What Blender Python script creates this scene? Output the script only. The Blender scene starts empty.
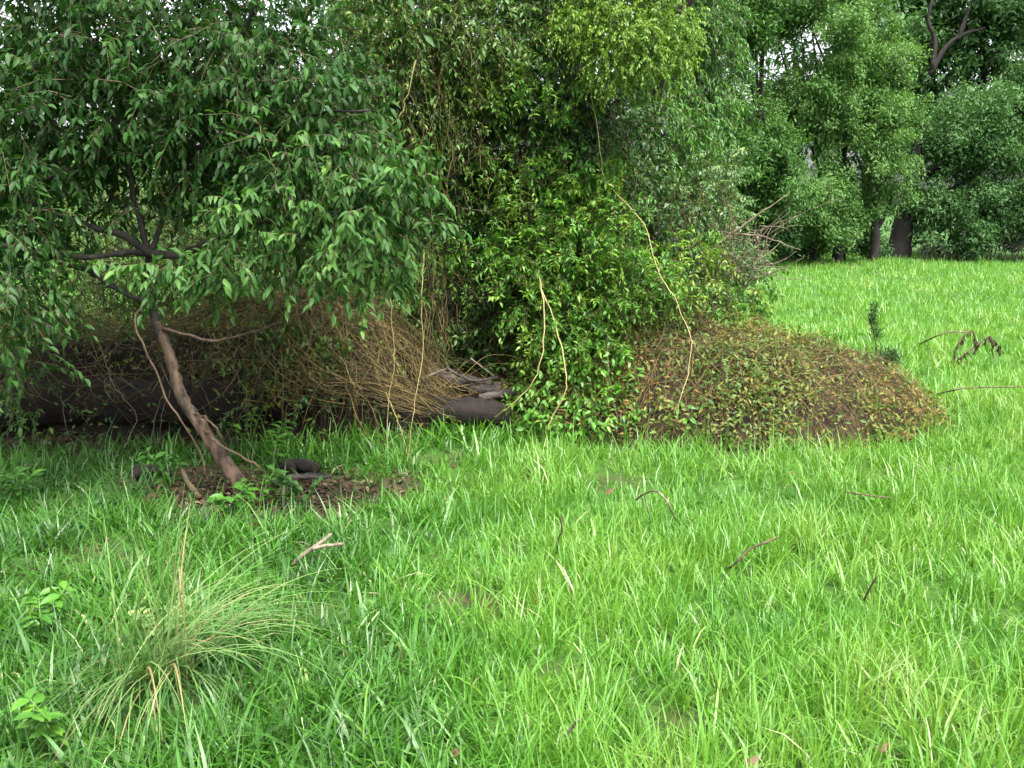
import bpy, math
import numpy as np

# ------------------------------------------------------------------ camera, world, sun
SC = bpy.context.scene
COL = SC.collection
FPX, W_PX, H_PX = 1000.0, 1024, 768
CAM_H = 1.6
PITCH = math.radians(10.15)

cam_data = bpy.data.cameras.new('camera')
cam_data.sensor_width = 36.0
cam_data.lens = FPX / W_PX * 36.0
cam_data.clip_start = 0.05
cam_data.clip_end = 3000
cam = bpy.data.objects.new('camera', cam_data)
cam.location = (0, 0, CAM_H)
cam.rotation_euler = (math.pi / 2 - PITCH, 0, 0)
COL.objects.link(cam)
SC.camera = cam

SUN_EL, SUN_AZ = 62.0, 150.0      # azimuth clockwise from +Y: the bright part of the sky is behind the camera, to the right
world = bpy.data.worlds.new('World')
SC.world = world
world.use_nodes = True
wn, wl = world.node_tree.nodes, world.node_tree.links
for n in list(wn):
    wn.remove(n)
sky = wn.new('ShaderNodeTexSky')
sky.sky_type = 'NISHITA'
sky.sun_disc = False
sky.sun_elevation = math.radians(SUN_EL)
sky.sun_rotation = math.radians(SUN_AZ)
sky.air_density = 1.0
sky.dust_density = 6.0
sky.ozone_density = 1.0
hsv = wn.new('ShaderNodeHueSaturation')
hsv.inputs['Saturation'].default_value = 0.28
bg = wn.new('ShaderNodeBackground')
bg.inputs['Strength'].default_value = 0.15
wo = wn.new('ShaderNodeOutputWorld')
wl.new(sky.outputs[0], hsv.inputs['Color'])
wl.new(hsv.outputs[0], bg.inputs['Color'])
wl.new(bg.outputs[0], wo.inputs['Surface'])

sun_data = bpy.data.lights.new('sun', 'SUN')
sun_data.energy = 1.5
sun_data.angle = math.radians(22)
sun_data.color = (1.0, 0.96, 0.90)
sun = bpy.data.objects.new('sun', sun_data)
az, el = math.radians(SUN_AZ), math.radians(SUN_EL)
sun.rotation_euler = (math.pi / 2 - el, 0, math.pi - az)
COL.objects.link(sun)

SC.view_settings.view_transform = 'Standard'
SC.view_settings.look = 'None'
SC.view_settings.exposure = 2.35
SC.view_settings.gamma = 1.0
SC.view_settings.use_curve_mapping = False
SC.cycles.use_denoising = True
SC.cycles.denoiser = 'OPENIMAGEDENOISE'
SC.cycles.max_bounces = 8
SC.cycles.diffuse_bounces = 4
SC.cycles.glossy_bounces = 2
SC.cycles.transmission_bounces = 4
SC.cycles.sample_clamp_indirect = 6.0

# ------------------------------------------------------------------ helpers
rng = np.random.default_rng(11)
UP = np.array([0, 0, 1.0])


def ray(px, py):
    x, y = (px - 512.0) / FPX, -(py - 384.0) / FPX
    return np.array([x, math.cos(PITCH) + y * math.sin(PITCH), -math.sin(PITCH) + y * math.cos(PITCH)])


def P(px, py, Y):
    """point of the pixel ray at depth Y (world y)"""
    d = ray(px, py)
    return np.array([0, 0, CAM_H]) + d * (Y / d[1])


def G(px, py, z=0.0):
    """where the pixel ray meets the ground"""
    d = ray(px, py)
    return np.array([0, 0, CAM_H]) + d * ((z - CAM_H) / d[2])


def norm(a):
    return a / np.maximum(np.linalg.norm(a, axis=-1, keepdims=True), 1e-9)


def sm(a, b, x):
    t = np.clip((x - a) / (b - a), 0, 1)
    return t * t * (3 - 2 * t)


def noise(x, y, s, seed=0):
    """cheap smooth noise, about -1..1"""
    r = np.random.default_rng(900 + seed)
    o = 0
    for i in range(6):
        a, ph, f = r.uniform(0, 6.28), r.uniform(0, 6.28), r.uniform(0.6, 1.7) * s
        o = o + np.sin((x * math.cos(a) + y * math.sin(a)) * f + ph + 1.3 * np.sin((x * math.sin(a) - y * math.cos(a)) * f * 0.7 + ph * 2))
    return o / 3.2


class MB:
    """collects vertices, triangles, quads and a per-vertex tint; build() makes ONE mesh object"""
    def __init__(self):
        self.v, self.t, self.q, self.c, self.n = [], [], [], [], 0

    def add(self, V, T=None, Q=None, c=0.5):
        V = np.asarray(V, float).reshape(-1, 3)
        self.v.append(V)
        if T is not None and len(T):
            self.t.append(np.asarray(T, np.int64) + self.n)
        if Q is not None and len(Q):
            self.q.append(np.asarray(Q, np.int64) + self.n)
        self.c.append(np.broadcast_to(np.asarray(c, float), (len(V),)).copy())
        self.n += len(V)

    def mesh(self, name, mat, origin=(0, 0, 0), smooth=True):
        me = bpy.data.meshes.new(name)
        V = np.concatenate(self.v) - np.asarray(origin)
        T = np.concatenate(self.t) if self.t else np.zeros((0, 3), np.int64)
        Q = np.concatenate(self.q) if self.q else np.zeros((0, 4), np.int64)
        me.vertices.add(len(V))
        me.vertices.foreach_set('co', V.astype(np.float32).ravel())
        loops = np.concatenate([T.ravel(), Q.ravel()])
        me.loops.add(len(loops))
        me.loops.foreach_set('vertex_index', loops.astype(np.int32))
        me.polygons.add(len(T) + len(Q))
        st = np.concatenate([np.arange(len(T)) * 3, len(T) * 3 + np.arange(len(Q)) * 4])
        me.polygons.foreach_set('loop_start', st.astype(np.int32))
        me.polygons.foreach_set('use_smooth', np.full(len(T) + len(Q), smooth))
        at = me.attributes.new('tint', 'FLOAT', 'POINT')
        at.data.foreach_set('value', np.concatenate(self.c).astype(np.float32))
        me.materials.append(mat)
        me.update(calc_edges=True)
        return me

    def build(self, name, mat, parent=None, stuff=False, smooth=True, origin=None):
        if origin is None:
            origin = np.array(parent.location) if parent is not None and parent.parent is None else (0, 0, 0)
        o = bpy.data.objects.new(name, self.mesh(name, mat, origin, smooth))
        COL.objects.link(o)
        if parent is not None:
            o.parent = parent
        else:
            o.location = origin
        if stuff:
            o['kind'] = 'stuff'
        return o


def tag(o, label, cat, group=None):
    o['label'] = label
    o['category'] = cat
    if group:
        o['group'] = group
    return o


def thing(name, label, cat, loc, group=None):
    o = bpy.data.objects.new(name, None)
    o.empty_display_size = 0.2
    o.location = [float(a) for a in loc]
    COL.objects.link(o)
    return tag(o, label, cat, group)


# ---- leaves
KITE_V = np.array([[0, 0, 0], [.42, .5, .10], [1, 0, -.06], [.42, -.5, .10]])
KITE_T = np.array([[0, 2, 1], [0, 3, 2]])
LEAF_V = np.array([[0, 0, 0], [.28, .42, .07], [.28, 0, 0], [.28, -.42, .07], [.62, .40, .0], [.62, 0, -.06], [.62, -.40, .0], [1, 0, -.22]])
LEAF_T = np.array([[0, 2, 1], [0, 3, 2], [1, 2, 5], [1, 5, 4], [2, 3, 6], [2, 6, 5], [4, 5, 7], [5, 6, 7]])


def add_leaves(mb, pos, d, n, L, W, tint, full=False):
    pos, d, n = pos.reshape(-1, 3), norm(d.reshape(-1, 3)), n.reshape(-1, 3)
    N = len(pos)
    if N == 0:
        return
    L = np.broadcast_to(L, (N,))
    W = np.broadcast_to(W, (N,))
    ay = norm(np.cross(n, d))
    az = np.cross(d, ay)
    TV, TT = (LEAF_V, LEAF_T) if full else (KITE_V, KITE_T)
    V = (pos[:, None] + d[:, None] * (TV[None, :, 0:1] * L[:, None, None])
         + ay[:, None] * (TV[None, :, 1:2] * W[:, None, None])
         + az[:, None] * (TV[None, :, 2:3] * L[:, None, None]))
    k = len(TV)
    T = (TT[None] + (np.arange(N) * k)[:, None, None]).reshape(-1, 3)
    mb.add(V, T=T, c=np.repeat(np.broadcast_to(tint, (N,)), k))


def tubes(mb, PL, R, sides=3, tint=0.5, cap=False):
    """PL (N,K,3) polylines, R (N,K) radii"""
    PL = np.asarray(PL, float)
    R = np.asarray(R, float)
    N, K = PL.shape[:2]
    if N == 0:
        return
    T = norm(np.gradient(PL, axis=1))
    mean = norm(PL[:, -1] - PL[:, 0] + 1e-6)
    ref = np.where(np.abs(mean[:, 2:3]) < 0.8, UP, np.array([1.0, 0, 0]))
    side = norm(np.cross(mean, ref))
    U = norm(np.cross(T, np.cross(side, mean)[:, None]))
    Vv = np.cross(T, U)
    a = np.arange(sides) / sides * 2 * math.pi
    ring = PL[:, :, None] + R[:, :, None, None] * (np.cos(a)[None, None, :, None] * U[:, :, None] + np.sin(a)[None, None, :, None] * Vv[:, :, None])
    idx = np.arange(N * K * sides).reshape(N, K, sides)
    nx = np.roll(idx, -1, axis=2)
    Q = np.stack([idx[:, :-1], nx[:, :-1], nx[:, 1:], idx[:, 1:]], -1).reshape(-1, 4)
    V = ring.reshape(-1, 3)
    TT = None
    if cap:
        c0 = PL[:, 0] - T[:, 0] * R[:, 0:1] * 0.15
        c1 = PL[:, -1] + T[:, -1] * R[:, -1:] * 0.15
        nb = len(V)
        V = np.concatenate([V, c0, c1])
        i0 = nb + np.arange(N)[:, None]
        i1 = nb + N + np.arange(N)[:, None]
        TT = np.concatenate([np.stack([nx[:, 0], idx[:, 0], np.broadcast_to(i0, (N, sides))], -1).reshape(-1, 3),
                             np.stack([idx[:, -1], nx[:, -1], np.broadcast_to(i1, (N, sides))], -1).reshape(-1, 3)])
    t = np.broadcast_to(np.asarray(tint, float).reshape(-1, 1, 1) if np.ndim(tint) else tint, (N, K, sides)).ravel()
    if cap:
        t = np.concatenate([t, np.broadcast_to(t[:1], (2 * N,))])
    mb.add(V, T=TT, Q=Q, c=t)


def smooth_line(pts, k):
    """Catmull-Rom through pts, k samples"""
    pts = np.asarray(pts, float)
    p = np.vstack([2 * pts[0] - pts[1], pts, 2 * pts[-1] - pts[-2]])
    n = len(pts) - 1
    out = []
    for u in np.linspace(0, n - 1e-6, k):
        i = int(u)
        t = u - i
        a, b, c, d = p[i], p[i + 1], p[i + 2], p[i + 3]
        out.append(0.5 * (2 * b + (c - a) * t + (2 * a - 5 * b + 4 * c - d) * t * t + (3 * b - a - 3 * c + d) * t ** 3))
    return np.array(out)


def branch(mb, pts, r0, r1, k=16, sides=6, knob=0.10, tint=0.5, cap=True, wob=0.0):
    L = smooth_line(pts, k)
    if wob:
        L[1:-1] += rng.normal(0, wob, (k - 2, 3))
    r = np.linspace(r0, r1, k) * (1 + rng.normal(0, knob, k))
    tubes(mb, L[None], np.abs(r)[None], sides, tint, cap)
    return L


def rand_unit(*shape):
    return norm(rng.normal(0, 1, shape + (3,)))


# ------------------------------------------------------------------ materials
def new_mat(name):
    m = bpy.data.materials.new(name)
    m.use_nodes = True
    nt = m.node_tree
    for n in list(nt.nodes):
        nt.nodes.remove(n)
    out = nt.nodes.new('ShaderNodeOutputMaterial')
    return m, nt, out


def ramp(nt, stops):
    r = nt.nodes.new('ShaderNodeValToRGB')
    e = r.color_ramp.elements
    while len(e) > 1:
        e.remove(e[-1])
    e[0].position, e[0].color = stops[0][0], (*stops[0][1], 1)
    for p, c in stops[1:]:
        k = e.new(p)
        k.color = (*c, 1)
    return r


def leaf_mat(name, stops, rough=0.5, spec=0.4, trans=0.3, tcol=(1.15, 1.25, 0.6)):
    m, nt, out = new_mat(name)
    at = nt.nodes.new('ShaderNodeAttribute')
    at.attribute_name = 'tint'
    geo = nt.nodes.new('ShaderNodeNewGeometry')
    no = nt.nodes.new('ShaderNodeTexNoise')
    no.inputs['Scale'].default_value = 1.7
    no.inputs['Detail'].default_value = 3
    nt.links.new(geo.outputs['Position'], no.inputs['Vector'])
    mr = nt.nodes.new('ShaderNodeMapRange')
    mr.inputs['From Min'].default_value = 0.3
    mr.inputs['From Max'].default_value = 0.7
    mr.inputs['To Min'].default_value = -0.16
    mr.inputs['To Max'].default_value = 0.16
    nt.links.new(no.outputs['Fac'], mr.inputs['Value'])
    ad = nt.nodes.new('ShaderNodeMath')
    ad.operation = 'ADD'
    nt.links.new(at.outputs['Fac'], ad.inputs[0])
    nt.links.new(mr.outputs[0], ad.inputs[1])
    r = ramp(nt, stops)
    nt.links.new(ad.outputs[0], r.inputs['Fac'])
    b = nt.nodes.new('ShaderNodeBsdfPrincipled')
    b.inputs['Roughness'].default_value = rough
    b.inputs['Specular IOR Level'].default_value = spec
    nt.links.new(r.outputs[0], b.inputs['Base Color'])
    if trans > 0:
        tr = nt.nodes.new('ShaderNodeBsdfTranslucent')
        mu = nt.nodes.new('ShaderNodeMix')
        mu.data_type = 'RGBA'
        mu.blend_type = 'MULTIPLY'
        mu.inputs[0].default_value = 1
        nt.links.new(r.outputs[0], mu.inputs[6])
        mu.inputs[7].default_value = (*tcol, 1)
        nt.links.new(mu.outputs[2], tr.inputs['Color'])
        mx = nt.nodes.new('ShaderNodeMixShader')
        mx.inputs[0].default_value = trans
        nt.links.new(b.outputs[0], mx.inputs[1])
        nt.links.new(tr.outputs[0], mx.inputs[2])
        nt.links.new(mx.outputs[0], out.inputs['Surface'])
    else:
        nt.links.new(b.outputs[0], out.inputs['Surface'])
    return m


def bark_mat(name, c0, c1, scale=9.0, rough=0.85, bump=0.5, stretch=(1, 1, .25), tint_amt=0.0):
    m, nt, out = new_mat(name)
    tc = nt.nodes.new('ShaderNodeNewGeometry')
    mp = nt.nodes.new('ShaderNodeMapping')
    mp.inputs['Scale'].default_value = stretch
    nt.links.new(tc.outputs['Position'], mp.inputs['Vector'])
    no = nt.nodes.new('ShaderNodeTexNoise')
    no.inputs['Scale'].default_value = scale
    no.inputs['Detail'].default_value = 7
    no.inputs['Roughness'].default_value = 0.65
    nt.links.new(mp.outputs[0], no.inputs['Vector'])
    r = ramp(nt, [(0.36, c0), (0.64, c1)])
    if tint_amt:
        at = nt.nodes.new('ShaderNodeAttribute')
        at.attribute_name = 'tint'
        ma = nt.nodes.new('ShaderNodeMath')
        ma.operation = 'MULTIPLY_ADD'
        nt.links.new(at.outputs['Fac'], ma.inputs[0])
        ma.inputs[1].default_value = tint_amt
        sb = nt.nodes.new('ShaderNodeMath')
        sb.operation = 'SUBTRACT'
        nt.links.new(no.outputs['Fac'], sb.inputs[0])
        sb.inputs[1].default_value = tint_amt * 0.5
        nt.links.new(sb.outputs[0], ma.inputs[2])
        nt.links.new(ma.outputs[0], r.inputs['Fac'])
    else:
        nt.links.new(no.outputs['Fac'], r.inputs['Fac'])
    b = nt.nodes.new('ShaderNodeBsdfPrincipled')
    b.inputs['Roughness'].default_value = rough
    b.inputs['Specular IOR Level'].default_value = 0.25
    nt.links.new(r.outputs[0], b.inputs['Base Color'])
    if bump:
        bp = nt.nodes.new('ShaderNodeBump')
        bp.inputs['Strength'].default_value = bump
        bp.inputs['Distance'].default_value = 0.02
        nt.links.new(no.outputs['Fac'], bp.inputs['Height'])
        nt.links.new(bp.outputs[0], b.inputs['Normal'])
    nt.links.new(b.outputs[0], out.inputs['Surface'])
    return m


M = {}
M['grass'] = leaf_mat('grass_blade', [(0.0, (.026, .090, .010)), (.35, (.058, .180, .016)), (.65, (.100, .245, .024)), (.86, (.145, .270, .038)), (.93, (.21, .29, .10)), (1.0, (.29, .30, .16))], rough=.42, spec=.5, trans=.42, tcol=(1.2, 1.15, .55))
M['camphor'] = leaf_mat('camphor_leaf', [(0, (.011, .036, .007)), (.4, (.021, .067, .011)), (.75, (.038, .100, .019)), (1, (.08, .165, .030))], rough=.5, spec=.2, trans=.32)
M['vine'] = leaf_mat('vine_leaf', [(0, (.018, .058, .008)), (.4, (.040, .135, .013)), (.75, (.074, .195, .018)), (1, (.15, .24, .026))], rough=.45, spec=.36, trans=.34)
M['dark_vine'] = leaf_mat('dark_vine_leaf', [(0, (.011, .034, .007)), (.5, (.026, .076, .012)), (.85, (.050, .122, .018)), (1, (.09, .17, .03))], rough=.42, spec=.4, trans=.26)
M['olive'] = leaf_mat('olive_leaf', [(0, (.022, .056, .010)), (.5, (.054, .125, .016)), (.85, (.098, .175, .024)), (1, (.15, .17, .04))], rough=.5, spec=.35, trans=.3)
M['lime'] = leaf_mat('lime_leaf', [(0, (.040, .085, .010)), (.5, (.090, .175, .018)), (1, (.16, .25, .034))], rough=.5, spec=.35, trans=.35)
M['pale'] = leaf_mat('pale_leaf', [(0, (.030, .085, .022)), (.5, (.065, .150, .040)), (.9, (.13, .21, .07)), (1, (.20, .27, .08))], rough=.42, spec=.45, trans=.3)
M['far_a'] = leaf_mat('far_leaf_light', [(0, (.026, .070, .016)), (.5, (.066, .148, .034)), (1, (.115, .205, .062))], rough=.55, spec=.2, trans=.34)
M['far_b'] = leaf_mat('far_leaf_bluish', [(0, (.018, .050, .013)), (.5, (.043, .106, .030)), (1, (.082, .160, .054))], rough=.55, spec=.2, trans=.3)
M['mound_leaf'] = leaf_mat('mound_leaf', [(0, (.020, .056, .010)), (.40, (.058, .108, .014)), (.66, (.120, .140, .020)), (.84, (.150, .105, .022)), (1, (.12, .052, .018))], rough=.55, spec=.3, trans=.28)
M['litter'] = leaf_mat('leaf_litter', [(0, (.025, .015, .010)), (.5, (.036, .020, .012)), (.85, (.080, .046, .026)), (1, (.14, .10, .06))], rough=.8, spec=.2, trans=0)
M['sedge'] = leaf_mat('sedge_blade', [(0, (.045, .115, .022)), (.5, (.090, .180, .045)), (.8, (.17, .21, .08)), (1, (.22, .17, .08))], rough=.5, spec=.35, trans=.3)
M['stem'] = bark_mat('dry_vine_stem', (.028, .021, .009), (.130, .098, .036), scale=6, bump=0, stretch=(1, 1, 1), tint_amt=.5)
M['green_stem'] = bark_mat('tan_vine_stem', (.17, .14, .055), (.30, .25, .115), scale=12, bump=.2, stretch=(1, 1, .4))
M['grey_stem'] = bark_mat('grey_dead_twig', (.06, .045, .032), (.15, .118, .086), scale=12, bump=.2, stretch=(1, 1, .4))
M['trunk'] = bark_mat('brown_trunk_bark', (.014, .010, .007), (.105, .070, .048), scale=20, bump=1.0)
M['dark_bark'] = bark_mat('dark_branch_bark', (.008, .007, .006), (.028, .024, .020), scale=18, bump=.6)
M['wet_bark'] = bark_mat('wet_black_bark', (.003, .0026, .0022), (.010, .008, .007), scale=6, bump=.6)
M['log'] = bark_mat('rotten_log_bark', (.003, .0025, .002), (.015, .011, .0085), scale=7, bump=.8, stretch=(.3, 1.4, 1.8))
M['grey_log'] = bark_mat('grey_log_wood', (.012, .010, .009), (.080, .068, .060), scale=14, bump=1.0, stretch=(.35, 1.5, 1.8))
M['stick'] = bark_mat('bare_stick_wood', (.055, .044, .032), (.19, .160, .118), scale=22, bump=.4)
M['twig'] = bark_mat('brown_twig', (.035, .024, .015), (.105, .072, .045), scale=20, bump=.3)
M['soil'] = bark_mat('dark_soil', (.004, .003, .0024), (.016, .011, .0075), scale=5, rough=.95, bump=.9, stretch=(1, 1, 1))
M['mound_soil'] = bark_mat('mound_soil', (.010, .0065, .0045), (.042, .026, .016), scale=9, rough=.95, bump=1.0, stretch=(1, 1, 1))


def ground_mat():
    m, nt, out = new_mat('grassy_soil')
    geo = nt.nodes.new('ShaderNodeNewGeometry')
    no = nt.nodes.new('ShaderNodeTexNoise')
    no.inputs['Scale'].default_value = 2.2
    no.inputs['Detail'].default_value = 8
    no.inputs['Roughness'].default_value = .7
    nt.links.new(geo.outputs['Position'], no.inputs['Vector'])
    r = ramp(nt, [(.30, (.022, .034, .010)), (.5, (.030, .075, .012)), (.72, (.055, .125, .016))])
    nt.links.new(no.outputs['Fac'], r.inputs['Fac'])
    r2 = ramp(nt, [(.34, (.016, .011, .008)), (.66, (.062, .040, .026))])
    n2 = nt.nodes.new('ShaderNodeTexNoise')
    n2.inputs['Scale'].default_value = 9
    n2.inputs['Detail'].default_value = 8
    nt.links.new(geo.outputs['Position'], n2.inputs['Vector'])
    nt.links.new(n2.outputs['Fac'], r2.inputs['Fac'])
    at = nt.nodes.new('ShaderNodeAttribute')
    at.attribute_name = 'tint'
    mx = nt.nodes.new('ShaderNodeMix')
    mx.data_type = 'RGBA'
    nt.links.new(at.outputs['Fac'], mx.inputs[0])
    nt.links.new(r2.outputs[0], mx.inputs[6])
    nt.links.new(r.outputs[0], mx.inputs[7])
    b = nt.nodes.new('ShaderNodeBsdfPrincipled')
    b.inputs['Roughness'].default_value = .95
    b.inputs['Specular IOR Level'].default_value = .15
    nt.links.new(mx.outputs[2], b.inputs['Base Color'])
    bp = nt.nodes.new('ShaderNodeBump')
    bp.inputs['Strength'].default_value = .8
    bp.inputs['Distance'].default_value = .03
    nt.links.new(n2.outputs['Fac'], bp.inputs['Height'])
    nt.links.new(bp.outputs[0], b.inputs['Normal'])
    nt.links.new(b.outputs[0], out.inputs['Surface'])
    return m


M['ground'] = ground_mat()

# ------------------------------------------------------------------ terrain
LITTER = G(272, 492)


def ground_z(x, y):
    return 0.025 * noise(x, y, 1.3, 1) + 0.02 * noise(x, y, 3.4, 2) + 0.12 * noise(x, y, 0.12, 3) * sm(10, 30, y)


def left_front(x):
    """front edge of the left vine mound"""
    return np.interp(x, [-4.5, -3.0, -1.2, -0.4, 0.3], [6.55, 6.45, 6.55, 6.85, 7.05])


def left_top(x):
    return np.interp(x, [-5.2, -4.2, -3.2, -2.3, -1.4, -.95, -.65, -.45, 0.0, 0.5], [.25, .55, .72, .80, .78, .66, .44, .24, .16, .14])


def left_h(x, y):
    """height of the left vine mat: steep front, gentle back"""
    u = y - left_front(x)
    h = left_top(x) * sm(-0.10, 0.42, u) ** .7 * (1 - sm(1.0, 2.4, u))
    h = h + .07 * noise(x, y, 3.0, 5) * sm(.0, .3, u) * (1 - sm(1.2, 2.2, u))
    return np.maximum(h, 0) * (1 - sm(0.1, .7, x)) * sm(-5.6, -4.6, x)


RM = dict(cx=1.55, cy=7.42, rx=1.58, ry=.98, h=.63)


def right_h(x, y):
    dx = (x - RM['cx']) / RM['rx']
    dx = np.where(dx < 0, dx * .72, dx)
    r = np.sqrt(dx ** 2 + ((y - RM['cy'] + .10 * (x - 1.5)) / RM['ry']) ** 2)
    r = r + .05 * noise(x, y, 2.6, 8)
    h = RM['h'] * np.clip(1 - np.clip(r, 0, 1) ** 2.6, 0, 1) ** .62
    return h * (1 + .16 * noise(x, y, 3.6, 7) + .10 * noise(x, y, 9.5, 17)) * np.interp(x, [1.2, 2.0, 2.6, 3.1], [1.0, .98, .80, .55])


def centre_h(x, y):
    r = np.sqrt(((x - .35) / 1.0) ** 2 + ((y - 8.35) / 1.15) ** 2)
    return 1.25 * np.clip(1 - np.clip(r, 0, 1) ** 2, 0, 1) ** .8 * (1 + .12 * noise(x, y, 3.1, 9))


def grass_mask(x, y):
    m = np.ones_like(x)
    m *= 1 - (right_h(x, y) > .17)
    m *= 1 - (left_h(x, y) > .06)
    m *= 1 - (centre_h(x, y) > .05)
    hollow = sm(-0.18, .05, y - left_front(x)) * (x < .3) * (x > -5.4) * (y < 9.6)
    m *= 1 - .97 * hollow
    d = np.sqrt(((x - LITTER[0]) / .86) ** 2 + ((y - LITTER[1]) / .60) ** 2) + .22 * noise(x, y, 5, 12)
    m *= 1 - .93 * (1 - sm(.72, 1.1, d))
    s = G(478, 604)
    d = np.sqrt(((x - s[0]) / .16) ** 2 + ((y - s[1]) / .13) ** 2)
    m *= 1 - .9 * (1 - sm(.6, 1.1, d))
    s = G(205, 690)
    d = np.sqrt(((x - s[0]) / .22) ** 2 + ((y - s[1]) / .16) ** 2)
    m *= 1 - .6 * (1 - sm(.6, 1.1, d))
    m *= 1 - .6 * sm(.6, .95, noise(x, y, 6.5, 13)) * (y < 9)
    return m


# ground sheet, finer near the camera, reaching the horizon
mb = MB()
gx = np.concatenate([[-1500, -500, -150, -60], np.linspace(-30, -6.2, 40), np.linspace(-6, 6, 97), np.linspace(6.2, 30, 40), [60, 150, 500, 1500]])
gy = np.concatenate([[-300, -60, -15, -4], np.linspace(0, 11, 89), np.linspace(11.3, 40, 80), [60, 120, 300, 800, 2200]])
X, Yg = np.meshgrid(gx, gy)
Z = ground_z(X, Yg) * ((np.abs(X) < 40) & (Yg < 50) & (Yg > -10))
idx = np.arange(X.size).reshape(X.shape)
Q = np.stack([idx[:-1, :-1], idx[:-1, 1:], idx[1:, 1:], idx[1:, :-1]], -1).reshape(-1, 4)
mb.add(np.stack([X, Yg, Z], -1), Q=Q, c=np.clip(grass_mask(X, Yg), 0, 1).ravel())
gr = mb.build('ground', M['ground'])
gr['kind'] = 'structure'


# ------------------------------------------------------------------ grass
def blades(mb, x, y, h, w, heading, lean, bend, tint, K=4):
    N = len(x)
    t = np.linspace(0, 1, K)
    tm = (t[1:] + t[:-1]) / 2
    ang = lean[:, None] + bend[:, None] * tm[None]
    seg = h[:, None] / (K - 1)
    hx = np.concatenate([np.zeros((N, 1)), np.cumsum(np.sin(ang) * seg, 1)], 1)
    hz = np.concatenate([np.zeros((N, 1)), np.cumsum(np.cos(ang) * seg, 1)], 1)
    dx, dy = np.cos(heading), np.sin(heading)
    base = np.stack([x, y, ground_z(x, y) - .01], -1)
    C = base[:, None] + np.stack([hx * dx[:, None], hx * dy[:, None], hz], -1)
    tw = heading + math.pi / 2 + rng.normal(0, .5, N)
    side = np.stack([np.cos(tw), np.sin(tw), np.zeros(N)], -1)
    prof = np.interp(t, [0, .35, .75, 1], [.75, 1, .62, .04 if K > 2 else .25])
    wv = side[:, None] * (w[:, None, None] * prof[None, :, None] * .5)
    V = np.stack([C + wv, C - wv], 2).reshape(N, K * 2, 3)
    i = np.arange(K - 1) * 2
    q = np.stack([i, i + 1, i + 3, i + 2], -1)
    Q = (q[None] + (np.arange(N) * K * 2)[:, None, None]).reshape(-1, 4)
    tt = np.repeat(tint, K * 2)
    mb.add(V, Q=Q, c=tt)


def scatter(y0, y1, dens, per, sig, marg=.10):
    """tufts: clumps of blades growing from shared roots"""
    half = .5 * W_PX / FPX + marg
    n = int(half * (y1 ** 2 - y0 ** 2) * dens / per)
    ty = np.sqrt(rng.uniform(y0 ** 2, y1 ** 2, n))
    tx = rng.uniform(-1, 1, n) * (half * ty + .25)
    cnt = rng.poisson(per, n)
    i = np.repeat(np.arange(n), cnt)
    off = rng.normal(0, sig, (len(i), 2))
    x, y = tx[i] + off[:, 0], ty[i] + off[:, 1]
    th, tt = rng.normal(0, 1, n), rng.normal(0, 1, n)
    k = rng.uniform(0, 1, len(x)) < grass_mask(x, y)
    return x[k], y[k], np.arctan2(off[:, 1], off[:, 0])[k], th[i][k], tt[i][k]


def grass_zone(mb, y0, y1, dens, wmul, K, hmul=1.0, sig=.022):
    x, y, out, th, tt = scatter(y0, y1, dens, 9, sig)
    n = len(x)
    lump = noise(x, y, 2.6, 20)
    fine = noise(x, y, 8.0, 21)
    left = sm(.04, -.20, x / np.maximum(y, 1) + .08 * noise(x, y, 1.2, 22)) * (y < 9)      # broad-leaved turf by the trees; its deeper green tint partly paints in canopy shade
    broad = rng.uniform(0, 1, n) < (left * .5 + .06)
    h = rng.uniform(.07, .19, n) * (1 + .22 * lump + .16 * fine + .20 * np.clip(th, -1.5, 2)) * hmul
    w = rng.uniform(.0032, .0085, n) * wmul
    w = np.where(broad, w * 1.8, w)
    tall = rng.uniform(0, 1, n) < .05
    h = np.where(tall, h * 1.5, h)
    heading = out + rng.normal(0, .8, n) + .5 * noise(x, y, 1.6, 23)
    lean = np.abs(rng.normal(.25, .24, n)) + broad * .25
    bend = np.abs(rng.normal(.55, .6, n)) + broad * .5
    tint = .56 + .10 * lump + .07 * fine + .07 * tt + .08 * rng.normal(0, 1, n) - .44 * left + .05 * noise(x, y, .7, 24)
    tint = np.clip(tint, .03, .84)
    dry = rng.uniform(0, 1, n) < (.03 + .04 * sm(.3, .9, noise(x, y, 2.1, 25)))
    tint = np.where(dry, rng.uniform(.87, 1.0, n), tint)
    bend = np.where(dry, bend + .9, bend)
    blades(mb, x, y, h, w, heading, lean, bend, tint, K)


mb = MB()
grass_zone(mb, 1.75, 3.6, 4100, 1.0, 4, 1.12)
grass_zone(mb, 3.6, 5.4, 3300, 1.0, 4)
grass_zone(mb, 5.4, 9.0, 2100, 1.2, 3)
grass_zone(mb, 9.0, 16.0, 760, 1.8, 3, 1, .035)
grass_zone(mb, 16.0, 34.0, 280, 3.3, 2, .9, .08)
# taller, broad-bladed tufts along the foot of the bank
n = 1500
x = rng.uniform(-2.2, .75, n)
y = left_front(x) - np.abs(rng.normal(0, .22, n)) + .04
k = (noise(x, y, 4.5, 33) > -.25) & (grass_mask(x, y) > .3)
x, y = x[k], y[k]
n = len(x)
blades(mb, x, y, rng.uniform(.12, .27, n), rng.uniform(.008, .017, n), rng.uniform(0, 6.28, n), np.abs(rng.normal(.3, .25, n)), np.abs(rng.normal(.9, .5, n)), np.clip(rng.normal(.42, .12, n), .05, .8), 5)
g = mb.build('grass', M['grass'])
g['kind'] = 'stuff'
tag(g, 'lush bright green grass covering the whole field', 'grass')


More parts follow.
